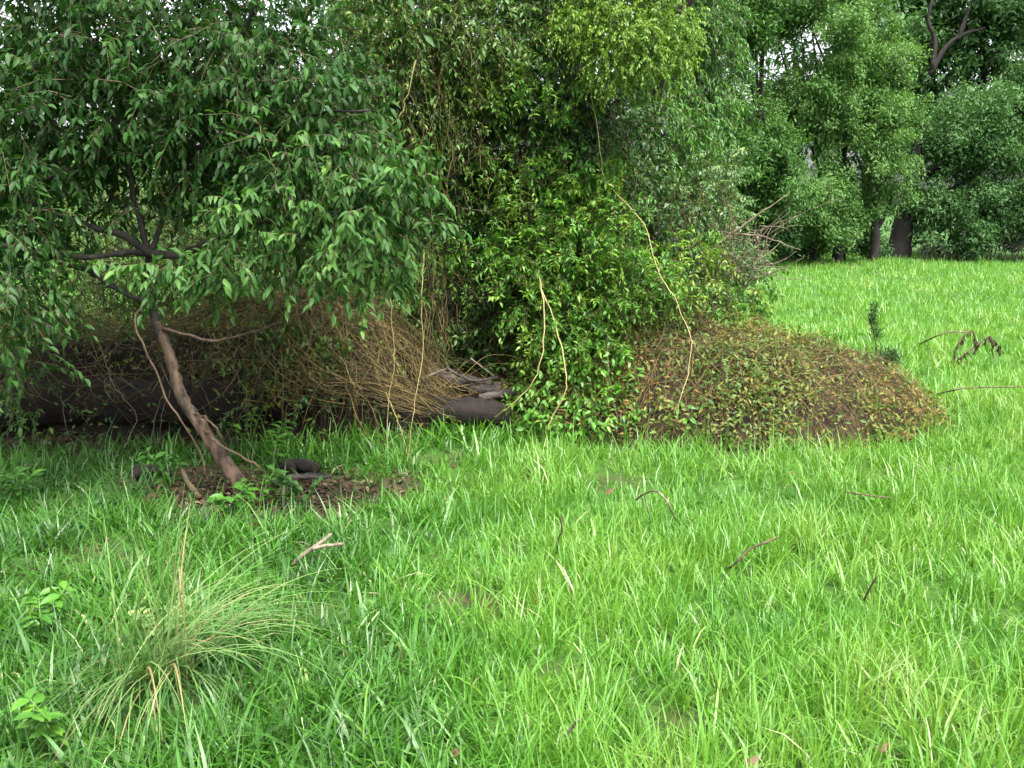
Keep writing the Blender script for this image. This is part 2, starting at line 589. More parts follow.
# ------------------------------------------------------------------ foliage generators
def spray_set(mb, twigs, C, D, n, length, droop, L, W, tint0, full=False, spread=.85, leafdown=.35, jit=.25, twig_r=.0022):
    """leafy twigs: C start, D direction; leaves alternate along each drooping twig"""
    N = len(C)
    length = length * rng.uniform(.6, 1.3, (N, 1, 1))
    t = ((np.arange(n) + .7) / n)[None, :, None] + rng.normal(0, .03, (N, n, 1))
    pos = C[:, None] + D[:, None] * length * t - UP * droop * length * t ** 2
    tan = norm(D[:, None] - UP * 2 * droop * t)
    perp = norm(np.cross(tan, rand_unit(N, 1)))
    alt = np.where(np.arange(n) % 2, 1.0, -1.0)[None, :, None]
    perp = perp * alt + .5 * rand_unit(N, n)
    d = norm(tan * .55 + perp * spread - UP * leafdown + jit * rand_unit(N, n))
    nn = norm(UP + .55 * rand_unit(N, n))
    ti = np.clip(tint0[:, None] + rng.normal(0, .11, (N, n)) + .10 * (t[:, :, 0] - .5), 0, 1)
    l = L * rng.uniform(.65, 1.2, (N, n))
    add_leaves(mb, pos, d, nn, l.ravel(), (l * W / L).ravel(), ti.ravel(), full)
    if twigs is not None:
        tt = np.linspace(0, 1, 3)[None, :, None]
        PL = C[:, None] + D[:, None] * length * tt - UP * droop * length * tt ** 2
        tubes(twigs, PL, np.broadcast_to(np.array([1.5, 1.1, .5]) * twig_r, (N, 3)), 3, rng.uniform(0, 1, N))


def blob_points(px, py, rx, ry, Y, rY, N, shell=.42):
    c = P(px, py, Y)
    s = Y / FPX / math.cos(PITCH)
    u = rand_unit(N)
    r = rng.uniform(0, 1, (N, 1)) ** shell
    rad = np.array([rx * s, rY, ry * s])
    return c + u * r * rad, u


def blobs(mb, twigs, lst, n, length, droop, L, W, cover, tint=.45, tvar=.12, full=False, spread=.85, leafdown=.35, outward=.8, shell=.42, twig_r=.0022):
    for b in lst:
        px, py, rx, ry, Y, rY = b[:6]
        cv = cover * (b[6] if len(b) > 6 else 1)
        k = FPX / Y
        N = max(3, int(cv * math.pi * rx * ry / (L * k * W * k * .55) / n))
        C, u = blob_points(px, py, rx, ry, Y, rY, N, shell)
        D = norm(u * outward + .7 * rand_unit(N) + np.array([0, -.25, .05]))
        dt = b[7] if len(b) > 7 else 0
        t0 = tint + dt + rng.normal(0, .05) + rng.normal(0, tvar, N)
        spray_set(mb, twigs, C, D, n, length, droop, L, W, t0, full, spread, leafdown, twig_r=twig_r)


# ------------------------------------------------------------------ left tree (leaning trunk, dark glossy leaves)
tb = G(243, 497)
YT = float(tb[1])
lt = thing('laurel_tree', 'leaning slender tree with glossy dark green leaves and bare brown trunk, at left', 'tree', tb)
mbt = MB()
branch(mbt, [P(245, 505, YT), P(238, 481, YT), P(228, 467, YT + .02), P(214, 445, YT + .05), P(200, 424, YT + .08), P(184, 402, YT + .12), P(176, 380, YT + .15), P(170, 356, YT + .18), P(163, 338, YT + .2), P(157, 322, YT + .21)], .046, .027, 44, 12, .06, cap=True, wob=.002)
mbt.build('trunk', M['trunk'], lt)


def limb(pts, r0, r1, k=18, mat='dark_bark'):
    m_ = MB()
    branch(m_, pts, r0, r1, k, 6, .08, wob=.004)
    m_.build('branch', M[mat], lt)


Yb = YT + .1
limb([P(163, 338, YT + .2), P(157, 322, YT + .21), P(152, 304, YT + .22), P(150, 278, YT + .18), P(148, 253, YT + .1)], .028, .017)
limb([P(152, 254, Yb), P(142, 248, Yb - .02), P(124, 235, Yb - .06), P(84, 225, Yb - .1), P(58, 216, Yb - .15), P(28, 203, Yb - .2), P(-30, 190, Yb - .3)], .026, .015)
limb([P(146, 254, Yb), P(178, 255, Yb - .05), P(193, 250, Yb - .1), P(216, 239, Yb - .2), P(241, 227, Yb - .3), P(300, 215, Yb - .5), P(370, 215, Yb - .65)], .024, .009)
limb([P(147, 253, Yb), P(119, 253, Yb - .12), P(96, 258, Yb - .16), P(58, 255, Yb - .2), P(10, 248, Yb - .3)], .020, .013)
limb([P(153, 306, Yb + .1), P(132, 295, Yb + .05), P(109, 284, Yb), P(94, 274, Yb), P(63, 263, Yb - .25), P(41, 254, Yb - .35), P(0, 245, Yb - .5)], .018, .013)
limb([P(149, 254, Yb), P(135, 200, Yb + .1), P(120, 140, Yb + .1), P(95, 60, Yb), P(60, -60, Yb)], .017, .010)
limb([P(149, 256, Yb), P(175, 190, Yb + .15), P(205, 110, Yb + .1), P(250, 20, Yb), P(300, -120, Yb)], .017, .010)
limb([P(194, 150, Yb + .12), P(250, 130, Yb - .1), P(310, 115, Yb - .3), P(370, 110, Yb - .4)], .014, .006)
limb([P(125, 158, Yb + .1), P(94, 159, Yb), P(68, 171, Yb - .1), P(20, 185, Yb - .3)], .013, .007)
limb([P(160, 328, Yb + .1), P(203, 340, Yb - .1), P(228, 339, Yb - .2), P(260, 330, Yb - .3), P(305, 312, Yb - .4)], .010, .006, mat='twig')
limb([P(150, 300, Yb + .1), P(135, 320, Yb - .05), P(146, 351, Yb - .05), P(165, 392, Yb - .03), P(178, 417, YT - .02), P(200, 452, YT), P(205, 476, YT)], .006, .005, mat='twig')
limb([P(190, 412, YT + .1), P(205, 418, YT), P(218, 431, YT - .02), P(226, 448, YT), P(232, 470, YT + .1)], .007, .005, mat='twig')
limb([P(203, 428, YT + .05), P(212, 437, YT - .03), P(223, 447, YT - .05), P(244, 457, YT - .05), P(262, 470, YT - .05)], .008, .006, mat='twig')

fol, tw = MB(), MB()
canopy = [(60, 30, 95, 60, 5.6, .55), (165, 40, 95, 55, 5.5, .55), (262, 50, 78, 52, 5.4, .5), (325, 100, 52, 40, 5.3, .45), (20, 120, 70, 55, 5.3, .5), (115, 112, 80, 42, 5.5, .5), (215, 118, 75, 42, 5.4, .5),
          (300, 150, 60, 35, 5.2, .4), (5, 205, 52, 50, 5.1, .4), (10, 280, 46, 45, 5.0, .4), (8, 345, 36, 32, 5.1, .4, .8), (60, 175, 40, 25, 5.3, .3, .6), (180, 165, 70, 25, 5.5, .4, .55), (130, 195, 40, 22, 5.9, .3, .4)]
canopy = [(*b, *([1] if len(b) == 6 else []), -.06) for b in canopy]
blobs(fol, tw, canopy, 13,   .24, .35, .060, .025, 3.8, tint=.42, leafdown=.6, full=True)
inner = [(40, 30, 110, 60, 6.3, .4), (170, 30, 110, 60, 6.3, .4), (275, 60, 80, 60, 6.2, .4), (330, 120, 60, 45, 6.1, .35), (90, 115, 100, 45, 6.3, .4), (210, 120, 90, 45, 6.3, .4), (290, 175, 70, 35, 6.0, .3), (0, 200, 55, 60, 5.9, .3), (0, 300, 45, 60, 5.8, .3, .7)]
blobs(fol, tw, inner, 12, .26, .35, .062, .026, 3.4, tint=.34, leafdown=.6)
blobs(fol, tw, [(150, 175, 60, 25, 5.9, .3), (230, 185, 60, 30, 5.8, .3), (90, 200, 22, 20, 6.0, .2, .6), (215, 215, 35, 18, 5.7, .2, .6), (165, 205, 30, 16, 5.4, .15, .6)], 11, .2, .4, .060, .024, 1.8, tint=.42, leafdown=.6)
above = [(-40, -60, 130, 80, 5.6, .9), (120, -80, 140, 80, 5.6, 1.0), (280, -70, 110, 70, 5.5, .9), (60, -220, 150, 90, 5.7, 1.0), (230, -220, 150, 90, 5.7, 1.0), (-110, 90, 70, 110, 5.3, .7), (-100, 270, 60, 80, 5.1, .6), (380, -100, 70, 60, 5.6, .6)]
blobs(fol, tw, above, 13, .30, .35, .085, .036, 1.3, tint=.38, leafdown=.6)
front = [(300, 205, 60, 34, 5.0, .30), (375, 232, 62, 52, 4.9, .32), (408, 186, 44, 26, 4.9, .25), (325, 268, 54, 34, 4.9, .28), (255, 240, 40, 30, 4.85, .25), (190, 275, 42, 18, 4.8, .22, .8), (385, 285, 30, 24, 5.0, .22), (230, 285, 30, 20, 4.8, .2), (130, 290, 16, 10, 4.9, .1), (345, 170, 45, 25, 5.0, .25)]
front = [(b[0] - 4, b[1] - 14, *b[2:]) for b in front]
blobs(fol, tw, front, 14, .16, .40, .062, .023, 3.6, tint=.64, leafdown=.75, full=True)
# dead twigs tangled under the canopy
n = 230
a0 = np.array([P(rng.uniform(40, 330), rng.uniform(165, 370), rng.uniform(5.7, 6.9)) for _ in range(n)])
dd = np.stack([rng.normal(0, .28, n), rng.normal(0, .12, n), rng.normal(-.05, .24, n)], -1)
q_ = np.linspace(0, 1, 6)[None, :, None]
PL = a0[:, None] + dd[:, None] * q_ - UP * .06 * np.sin(q_ * math.pi) + rng.normal(0, .012, (n, 6, 3)).cumsum(1)
tubes(tw, PL, rng.uniform(.0015, .0045, (n, 1)) * np.linspace(1, .6, 6)[None], 3, rng.uniform(0, 1, n))
lf = fol.build('foliage', M['camphor'], lt, stuff=True)
tw.build('twigs', M['twig'], lt, stuff=True)


def single_leaves(parent, mat, spots, L, W, count, tints, name='leaf', down=.9):
    """the largest leaves, one object each, sharing a few meshes"""
    meshes = []
    for ti in tints:
        m_ = MB()
        add_leaves(m_, np.zeros((1, 3)), np.array([[1.0, 0, 0]]), np.array([[0, 0, 1.0]]), L, W, ti, True)
        meshes.append(m_.mesh(name, M[mat]))
    import mathutils
    per = max(1, count // len(spots))
    made = 0
    for b in spots:
        C, u = blob_points(*b[:6], per, .15)
        for c, uu in zip(C, u):
            d = norm(uu * .6 + .6 * rng.normal(0, 1, 3) - UP * down + np.array([0, -.35, 0]))
            n = norm(UP + np.array([0, -.8, 0]) + .5 * rng.normal(0, 1, 3))
            y = norm(np.cross(n, d))
            z = np.cross(d, y)
            s = float(rng.uniform(.75, 1.15))
            o = bpy.data.objects.new(name, meshes[int(rng.integers(len(meshes)))])
            o.parent = parent
            o.matrix_local = mathutils.Matrix([[d[0] * s, y[0] * s, z[0] * s, 0], [d[1] * s, y[1] * s, z[1] * s, 0], [d[2] * s, y[2] * s, z[2] * s, 0], [0, 0, 0, 1]])
            o.location = (c - np.array(parent.location)).tolist()
            COL.objects.link(o)
            made += 1
            if made >= count:
                return


single_leaves(lt, 'camphor', [(b[0], b[1], b[2] * .95, b[3] * .95, b[4] - .12, b[5] * .6) for b in front],   .068, .025, 290, [.45, .6, .72, .85])

# ------------------------------------------------------------------ fallen logs and the left vine mound
def left_core(x, y):
    """soil under the mat, hollowed out below the overhanging front"""
    u = y - left_front(x)
    w = sm(-1.7, -.9, x)
    a = .36 * (1 - w) + .06 * w
    h = (left_top(x) - .05) * sm(a, a + .28, u) ** .7 * (1 - sm(1.0, 2.4, u))
    return np.maximum(h, 0) * (1 - sm(.1, .7, x)) * sm(-5.6, -4.6, x) - .05


def left_mat(x, y):
    """top of the mat: a shelf that overhangs the hollow"""
    u = y - left_front(x)
    w = sm(-1.6, -1.1, x)
    h = left_top(x) * ((1 - w) * sm(-.06, .10, u) ** .5 + w * sm(-.12, .24, u) ** .6) * (1 - sm(1.0, 2.4, u))
    h = h + (.09 * noise(x, y, 3.0, 5) + .05 * noise(x, y, 8, 6)) * sm(.0, .3, u) * (1 - sm(1.2, 2.2, u))
    return np.maximum(h, 0) * (1 - sm(0.1, .7, x)) * sm(-5.6, -4.6, x)


core = MB()
xs = np.linspace(-5.6, .9, 80)
ys = np.linspace(-.05, 2.6, 30)
XX, UU = np.meshgrid(xs, ys)
YY = left_front(XX) + UU
ZZ = left_core(XX, YY)
ii = np.arange(XX.size).reshape(XX.shape)
QQ = np.stack([ii[:-1, :-1], ii[:-1, 1:], ii[1:, 1:], ii[1:, :-1]], -1).reshape(-1, 4)
lm = thing('vine_mound', 'long low bank matted with brown dry vines under the leaning tree, at left', 'vine mound', (-1.8, 7.3, 0))
core.add(np.stack([XX, YY, ZZ], -1), Q=QQ)
core.build('soil_core', M['soil'], lm)


def creeping(mb, hfun, x0, x1, y0, y1, N, K, step, head, hvar, lift, r, turn=.35, tint=None, floor=None):
    """thin stems wandering over a surface"""
    x = rng.uniform(x0, x1, N)
    y = rng.uniform(y0, y1, N)
    th = head + rng.normal(0, hvar, N)
    off = np.abs(rng.normal(0, lift, N)) + .004
    fl = rng.uniform(0, 1, N)
    pts = []
    for k in range(K):
        arch = off * (1 + 1.0 * math.sin(math.pi * k / (K - 1)))
        z = np.maximum(hfun(x, y), ground_z(x, y))
        if floor is not None:
            y = np.maximum(y, left_front(x) - .14 + .1 * fl)
            z = np.maximum(z, left_top(x) * (floor + .3 * fl))
        z = z + arch
        pts.append(np.stack([x, y, z], -1))
        th = th + rng.normal(0, turn, N)
        x = x + np.cos(th) * step
        y = y + np.sin(th) * step
    PL = np.stack(pts, 1)
    keep = (hfun(PL[:, :, 0], PL[:, :, 1]) > .04).mean(1) > .55
    PL = PL[keep]
    PL[:, 1:-1] = (PL[:, :-2] + 2 * PL[:, 1:-1] + PL[:, 2:]) / 4
    n = len(PL)
    R = rng.uniform(r * .5, r * 1.4, (n, 1)) * np.linspace(1, .6, K)[None]
    tubes(mb, PL, R, 3, rng.uniform(0, 1, n) if tint is None else np.full(n, tint))


mat_ = MB()
creeping(mat_, left_mat, -5.0, -1.2, 6.5, 8.2, 1500, 12, .06, 0.0, 2.0, .03, .0022, floor=.55)
creeping(mat_, left_mat, -2.1, -.85, 6.55, 7.6, 420, 22, .055, -.2, .5, .05, .0026, turn=.25, floor=.35)
creeping(mat_, left_mat, -1.7, -.3, 6.6, 7.8, 350, 14, .055, -.7, 1.3, .07, .0020, turn=.4, floor=.30)
creeping(mat_, left_mat, -1.7, -.6, 6.6, 7.9, 380, 12, .055, 0, 2.5, .06, .0020, turn=.4, floor=.25)
creeping(mat_, left_mat, -1.2, -.35, 6.75, 7.0, 55, 20, .05, .0, .25, .10, .0026, turn=.18)


# stems that spill over the front and hang to the ground
def curtain(mb, x0, x1, N, bias, zlow=.0, tilt=0.0, r=.003):
    x = rng.uniform(x0, x1, N)
    K = 9
    t = np.linspace(0, 1, K)[None]
    top = left_top(x) * rng.uniform(.55, 1.02, N)
    bot = np.clip(top * (1 - rng.uniform(.35, 1.15, N) * bias), zlow, None)
    y0 = left_front(x) + .14
    out = rng.uniform(.12, .42, N)
    drift = rng.normal(tilt, .16, N)
    X_ = x[:, None] + drift[:, None] * t + .015 * rng.normal(0, 1, (N, K)).cumsum(1)
    Y_ = y0[:, None] - out[:, None] * np.sin(t * 2.2) + .012 * rng.normal(0, 1, (N, K)).cumsum(1)
    Z_ = top[:, None] + (bot - top)[:, None] * t ** 1.5 + .02
    PL = np.stack([X_, Y_, Z_], -1)
    tubes(mb, PL, rng.uniform(r * .5, r * 1.3, (N, 1)) * np.linspace(1, .6, K)[None], 3, rng.uniform(0, 1, N))


curtain(mat_, -1.75, -.6, 90, .5, tilt=.16, r=.0024)
curtain(mat_, -4.4, -1.5, 170, .40, r=.0022)
curtain(mat_, -4.4, -1.7, 22, .9, r=.0024)
# loose stems lying criss-cross in the hollow
n = 90
x = rng.uniform(-4.3, -1.2, n)
a0 = np.stack([x, left_front(x) + rng.uniform(.02, .3, n), rng.uniform(.03, .55, n)], -1)
dd = np.stack([rng.normal(0, .35, n), rng.normal(0, .06, n), rng.normal(0, .18, n)], -1)
tt_ = np.linspace(0, 1, 7)[None, :, None]
PL = a0[:, None] + dd[:, None] * tt_ - UP * .12 * np.sin(tt_ * math.pi) + rng.normal(0, .012, (n, 7, 3)).cumsum(1)
PL[:, :, 2] = np.maximum(PL[:, :, 2], .015)
tubes(mat_, PL, np.broadcast_to(rng.uniform(.0012, .0034, (n, 1)), (n, 7)), 3, rng.uniform(0, .4, n))
curtain(mat_, -1.6, -.8, 60, 1.1, tilt=-.05, r=.0024)
mat_.build('vine_stems', M['stem'], lm, stuff=True)


def surface_leaves(mb, hfun, x0, x1, y0, y1, N, L, W, tint, tvar, lift=.03, hmin=.08, dens=None, full=False):
    x = rng.uniform(x0, x1, N)
    y = rng.uniform(y0, y1, N)
    k = hfun(x, y) > hmin
    if dens is not None:
        k &= rng.uniform(0, 1, N) < dens(x, y)
    x, y = x[k], y[k]
    n = len(x)
    e = .03
    h = hfun(x, y)
    nrm = norm(np.stack([-(hfun(x + e, y) - h) / e, -(hfun(x, y + e) - h) / e, np.ones(n)], -1))
    pos = np.stack([x, y, h], -1) + nrm * np.abs(rng.normal(0, lift, n))[:, None]
    d = norm(rand_unit(n) + nrm * .35)
    nn = norm(nrm + UP * .3 + .5 * rand_unit(n))
    l = L * rng.uniform(.55, 1.25, n)
    add_leaves(mb, pos, d, nn, l, l * W / L, np.clip(tint + tvar * rng.normal(0, 1, n) + .18 * noise(x, y, 3.2, 40), 0, 1), full)


ml = MB()
surface_leaves(ml, left_mat, -5, .3, 6.4, 8.6, 34000, .045, .019, .42, .22, .05, dens=lambda x, y: (.30 + .70 * sm(-.2, .5, noise(x, y, 1.8, 41))) * (1 - .60 * sm(-1.7, -1.0, x)))
n = 5200
x = rng.uniform(-4.4, -1.0, n)
yy = left_front(x) + rng.uniform(-.10, .22, n)
k = noise(x, yy * 2, 2.4, 51) > -.1
zz = left_top(x) * (1.04 - np.abs(rng.normal(0, .30, n)))
k &= zz > .05
add_leaves(ml, np.stack([x, yy, zz], -1)[k], norm(rand_unit(k.sum()) - UP * .5), norm(UP + .6 * rand_unit(k.sum())), .05, .021, np.clip(rng.normal(.26, .16, k.sum()), 0, .7))
ml.build('vine_leaves', M['mound_leaf'], lm, stuff=True)


def log(name, label, pts, r0, r1, mat, k=26, sides=14, cat='log', lump=.05, jit=.035):
    m_ = MB()
    L = smooth_line(pts, k)
    base = L.mean(0).copy()
    base[2] = L[:, 2].min() - max(r0, r1)
    r = np.linspace(r0, r1, k) * (1 + rng.normal(0, lump, k))
    tubes(m_, L[None], r[None], sides, .5, True)
    m_.v[-1] = m_.v[-1] + rng.normal(0, r0 * jit, m_.v[-1].shape)
    o = m_.build(name, M[mat], None, origin=base)
    tag(o, label, cat)
    return o


log('fallen_log', 'big dark rotting log lying beneath the vine bank, behind the leaning trunk', [(-4.4, 7.0, .16), (-3.6, 6.86, .21), (-3.0, 6.90, .25), (-2.3, 6.86, .23), (-1.7, 6.98, .24), (-1.25, 7.02, .18)], .17, .15, 'log', 60, 18, lump=.07)
log('fallen_log', 'smooth grey upper log poking out of dry vines beside the dark green vines', [P(424, 375, 7.1), P(450, 381, 7.05), P(475, 386, 7.02), P(500, 390, 7.05)], .070, .058, 'grey_log')
log('fallen_log', 'blackish lower log end showing just above the grass under brown vines', [P(436, 412, 6.85), P(460, 411, 6.82), P(482, 412, 6.82), P(508, 417, 6.85)], .105, .085, 'log')
log('wood_slab', 'weathered slab of wood wedged between the grey log and green vines', [P(480, 399, 6.95), P(495, 395, 6.95), P(517, 391, 7.0)], .035, .025, 'grey_log')
log('charred_log', 'short blackened chunk of wood in the weeds right of the leaning trunk', [G(286, 476) + UP * .03, G(296, 473) + UP * .05, G(305, 474) + UP * .045, G(315, 472) + UP * .02], .045, .040, 'log', 12, 9, lump=.16, jit=.14)
log('bark_plank', 'flat grey strip of old wood lying in dead leaves beside the leaning trunk', [G(272, 488) + UP * .03, G(300, 484) + UP * .04, G(332, 481) + UP * .03], .024, .014, 'grey_log', 14, 7, lump=.16, jit=.16)
log('dark_log', 'dark short log half buried in grass left of the leaning trunk', [G(133, 483) + UP * .05, G(150, 480) + UP * .06, G(172, 479) + UP * .03], .042, .026, 'log', 14, 9, lump=.12, jit=.12)
log('dead_branch', 'stout brown dead stick leaning in the litter at the foot of the leaning trunk', [G(208, 514) + UP * .02, P(199, 497, YT - .1), P(189, 484, YT), P(182, 470, YT + .15)], .018, .014, 'twig', 12, 7, cat='stick')
log('dead_branch', 'pale dead stick lying across the grey log among the dry vines', [P(414, 384, 6.95), P(426, 377, 6.95), P(446, 369, 6.95)], .011, .008, 'stick', 10, 6, cat='stick')
log('dead_branch', 'thin straight dead stick slanting down against dark vines above the grey log', [P(470, 358, 6.95), P(482, 367, 6.95), P(494, 376, 6.95)], .006, .005, 'stick', 8, 5, cat='stick')
log('dead_branch', 'dark dead stick resting along the top of the grey log', [P(447, 368, 6.95), P(460, 376, 6.95), P(475, 381, 6.95), P(498, 377, 6.95)], .012, .009, 'grey_log', 12, 6, cat='stick')

# ------------------------------------------------------------------ right vine mound
rm = thing('vine_mound', 'rounded brown heap of dry vines and yellowing leaves rising from open grass', 'vine mound', (RM['cx'], RM['cy'], 0))
xs = np.linspace(-.9, 3.3, 70)
ys = np.linspace(6.3, 8.6, 44)
XX, YY = np.meshgrid(xs, ys)
ZZ = right_h(XX, YY) * .93 - .05
core = MB()
ii = np.arange(XX.size).reshape(XX.shape)
QQ = np.stack([ii[:-1, :-1], ii[:-1, 1:], ii[1:, 1:], ii[1:, :-1]], -1).reshape(-1, 4)
core.add(np.stack([XX, YY, ZZ], -1), Q=QQ)
core.build('soil_core', M['mound_soil'], rm)
st = MB()
creeping(st, right_h, .2, 3.1, 6.4, 8.2, 800, 11, .055, 0, 2.4, .034, .0019, turn=.4)
creeping(st, right_h, 1.5, 3.1, 6.5, 8.0, 520, 14, .055, -.5, 1.0, .03, .0021, turn=.3)
creeping(st, right_h, 1.2, 3.1, 6.5, 8.0, 1500, 8, .05, 0, 3, .03, .0017, turn=.4)
creeping(st, right_h, .3, 1.5, 6.4, 7.6, 420, 11, .055, 0, 2.4, .03, .0021, turn=.4)
st.build('vine_stems', M['stem'], rm, stuff=True)
ml = MB()
surface_leaves(ml, right_h, -.6, 3.15, 6.4, 8.5, 62000, .044, .017, .56, .22, .055, .03, dens=lambda x, y: np.clip(.32 + .5 * sm(2.6, 1.0, x) + .75 * noise(x, y, 4.4, 44), .16, 1) * .85)
surface_leaves(ml, right_h, -.6, 2.9, 6.4, 8.0, 17000, .050, .022, .26, .12, .04, .03, dens=lambda x, y: (.15 + .85 * sm(1.9, .6, x)) * np.clip(.5 + noise(x, y, 4.2, 47), .3, 1) * .8)
ml.build('vine_leaves', M['mound_leaf'], rm, stuff=True)

# ------------------------------------------------------------------ centre: vine-smothered tree
vt = thing('vine_smothered_tree', 'tall tree in the centre wholly smothered by green leafy climbing vines', 'tree', (.45, 8.3, 0))
mbt = MB()
branch(mbt, [(.5, 8.35, -.1), (.45, 8.3, .9), (.55, 8.25, 1.8), (.5, 8.3, 2.8), (.65, 8.4, 4.0), (.6, 8.4, 5.4)], .17, .05, 24, 10, .05)
mbt.build('trunk', M['dark_bark'], vt)
for pts in ([(.5, 8.3, 1.6), (.1, 8.0, 2.2), (-.4, 7.7, 2.9), (-.8, 7.6, 3.6)], [(.52, 8.3, 2.0), (1.0, 7.9, 2.6), (1.4, 7.6, 3.3), (1.6, 7.5, 3.9)], [(.5, 8.3, 2.6), (.3, 7.7, 3.2), (.3, 7.3, 3.9)], [(.47, 8.3, 1.2), (-.2, 7.9, 1.6), (-.7, 7.6, 2.2)], [(.5, 8.3, 1.0), (.9, 8.1, 1.3), (1.2, 8.0, 1.6)]):
    m_ = MB()
    branch(m_, pts, .06, .025, 14, 7, .06)
    m_.build('branch', M['dark_bark'], vt)
hc = MB()
XX, YY = np.meshgrid(np.linspace(-.7, 1.4, 40), np.linspace(7.15, 9.5, 40))
ii = np.arange(XX.size).reshape(XX.shape)
QQ = np.stack([ii[:-1, :-1], ii[:-1, 1:], ii[1:, 1:], ii[1:, :-1]], -1).reshape(-1, 4)
hc.add(np.stack([XX, YY, centre_h(XX, YY) * .9 - .08], -1), Q=QQ)
hc.build('root_mound', M['soil'], vt)

dk, tw = MB(), MB()
# dark glossy leaves: upper column and the shaded heart
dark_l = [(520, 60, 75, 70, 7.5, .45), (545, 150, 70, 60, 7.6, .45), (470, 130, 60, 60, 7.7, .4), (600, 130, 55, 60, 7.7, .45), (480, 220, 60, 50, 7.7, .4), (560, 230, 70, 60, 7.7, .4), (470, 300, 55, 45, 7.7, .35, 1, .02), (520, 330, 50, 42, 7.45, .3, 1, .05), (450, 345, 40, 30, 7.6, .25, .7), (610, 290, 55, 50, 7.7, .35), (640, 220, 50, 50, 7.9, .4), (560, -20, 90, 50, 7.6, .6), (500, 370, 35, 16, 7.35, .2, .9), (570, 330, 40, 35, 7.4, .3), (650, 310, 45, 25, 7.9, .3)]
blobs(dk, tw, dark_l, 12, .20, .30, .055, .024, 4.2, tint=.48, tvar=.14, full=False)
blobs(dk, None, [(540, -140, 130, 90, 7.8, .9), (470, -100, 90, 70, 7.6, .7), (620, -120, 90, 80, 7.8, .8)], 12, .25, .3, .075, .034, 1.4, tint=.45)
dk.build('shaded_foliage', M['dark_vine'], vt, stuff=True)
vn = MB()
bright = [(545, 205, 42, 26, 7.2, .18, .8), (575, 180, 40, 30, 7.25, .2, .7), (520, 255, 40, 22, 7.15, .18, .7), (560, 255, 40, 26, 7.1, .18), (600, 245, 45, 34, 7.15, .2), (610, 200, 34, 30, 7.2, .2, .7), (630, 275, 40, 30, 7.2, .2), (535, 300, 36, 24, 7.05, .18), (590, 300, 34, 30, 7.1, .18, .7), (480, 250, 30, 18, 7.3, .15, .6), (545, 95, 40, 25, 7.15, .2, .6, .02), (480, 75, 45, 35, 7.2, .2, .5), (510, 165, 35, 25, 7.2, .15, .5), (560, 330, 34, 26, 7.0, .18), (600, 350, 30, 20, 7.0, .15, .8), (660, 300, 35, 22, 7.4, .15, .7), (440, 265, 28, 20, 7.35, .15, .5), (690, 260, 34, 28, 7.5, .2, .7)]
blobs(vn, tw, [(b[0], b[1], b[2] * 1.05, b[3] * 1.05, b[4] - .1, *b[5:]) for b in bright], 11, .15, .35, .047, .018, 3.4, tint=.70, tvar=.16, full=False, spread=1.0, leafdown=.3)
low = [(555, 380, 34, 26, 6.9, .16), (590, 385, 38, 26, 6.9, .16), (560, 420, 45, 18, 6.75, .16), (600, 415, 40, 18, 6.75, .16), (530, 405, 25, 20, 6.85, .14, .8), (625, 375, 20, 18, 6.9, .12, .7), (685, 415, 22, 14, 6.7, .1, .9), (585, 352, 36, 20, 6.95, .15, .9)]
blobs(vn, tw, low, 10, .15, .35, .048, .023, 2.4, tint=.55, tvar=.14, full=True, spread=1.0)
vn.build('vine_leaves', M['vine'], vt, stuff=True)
single_leaves(vt, 'vine', [(b[0], b[1], b[2], b[3], b[4] - .12, b[5]) for b in low], .056, .030, 220, [.42, .52, .62, .72], down=.5)
ol = MB()
olive = [(400, 50, 55, 55, 7.0, .35), (440, 30, 55, 45, 7.1, .35), (400, 120, 45, 45, 7.1, .35, .9), (450, 110, 50, 45, 7.2, .35, .8), (440, 185, 40, 30, 7.4, .3, .6), (490, 30, 45, 40, 7.0, .3, .7), (360, 20, 35, 50, 7.0, .35, .6), (370, 110, 30, 60, 7.2, .3, .6), (400, -60, 90, 50, 7.1, .5, .6)]
blobs(ol, tw, olive, 12, .22, .5, .046, .018, 4.4, tint=.55, tvar=.15, leafdown=.6)
ol.build('olive_leaves', M['olive'], vt, stuff=True)
tw.build('twigs', M['twig'], vt, stuff=True)
# dry tangles hanging through the vines
hv = MB()


def hanging(mb, px0, px1, py0, py1, Y, rY, N, length, r=.0025, wav=.02, tilt=0.0):
    K = 9
    t = np.linspace(0, 1, K)
    PL = np.zeros((N, K, 3))
    for i in range(N):
        p = P(rng.uniform(px0, px1), rng.uniform(py0, py1), Y + rng.uniform(-rY, rY))
        l = length * rng.uniform(.4, 1.2)
        dr = np.array([rng.normal(tilt, .22), rng.normal(0, .15), 0])
        PL[i] = p + dr * t[:, None] * l - UP * (t * l)[:, None] + rng.normal(0, wav, (K, 3)).cumsum(0) * np.array([1, 1, .3])
        PL[i][:, 2] = np.maximum(PL[i][:, 2], .02)
    tubes(mb, PL, rng.uniform(r * .5, r * 1.3, (N, 1)) * np.ones((1, K)), 3, rng.uniform(0, 1, N))


hanging(hv, 350, 480, -20, 140, 6.75, .25, 80, .6, r=.002)
hanging(hv, 480, 640, 0, 240, 7.2, .2, 50, .6, r=.002)
hanging(hv, 420, 520, 240, 330, 7.35, .2, 130, .4)
hanging(hv, 380, 450, 220, 330, 7.1, .2, 90, .5)
hanging(hv, 620, 740, 180, 300, 7.6, .25, 110, .45)
hanging(hv, 520, 700, 270, 360, 7.0, .15, 80, .35)
hv.build('hanging_stems', M['stem'], vt, stuff=True)

# ------------------------------------------------------------------ prominent vines (each a thing)


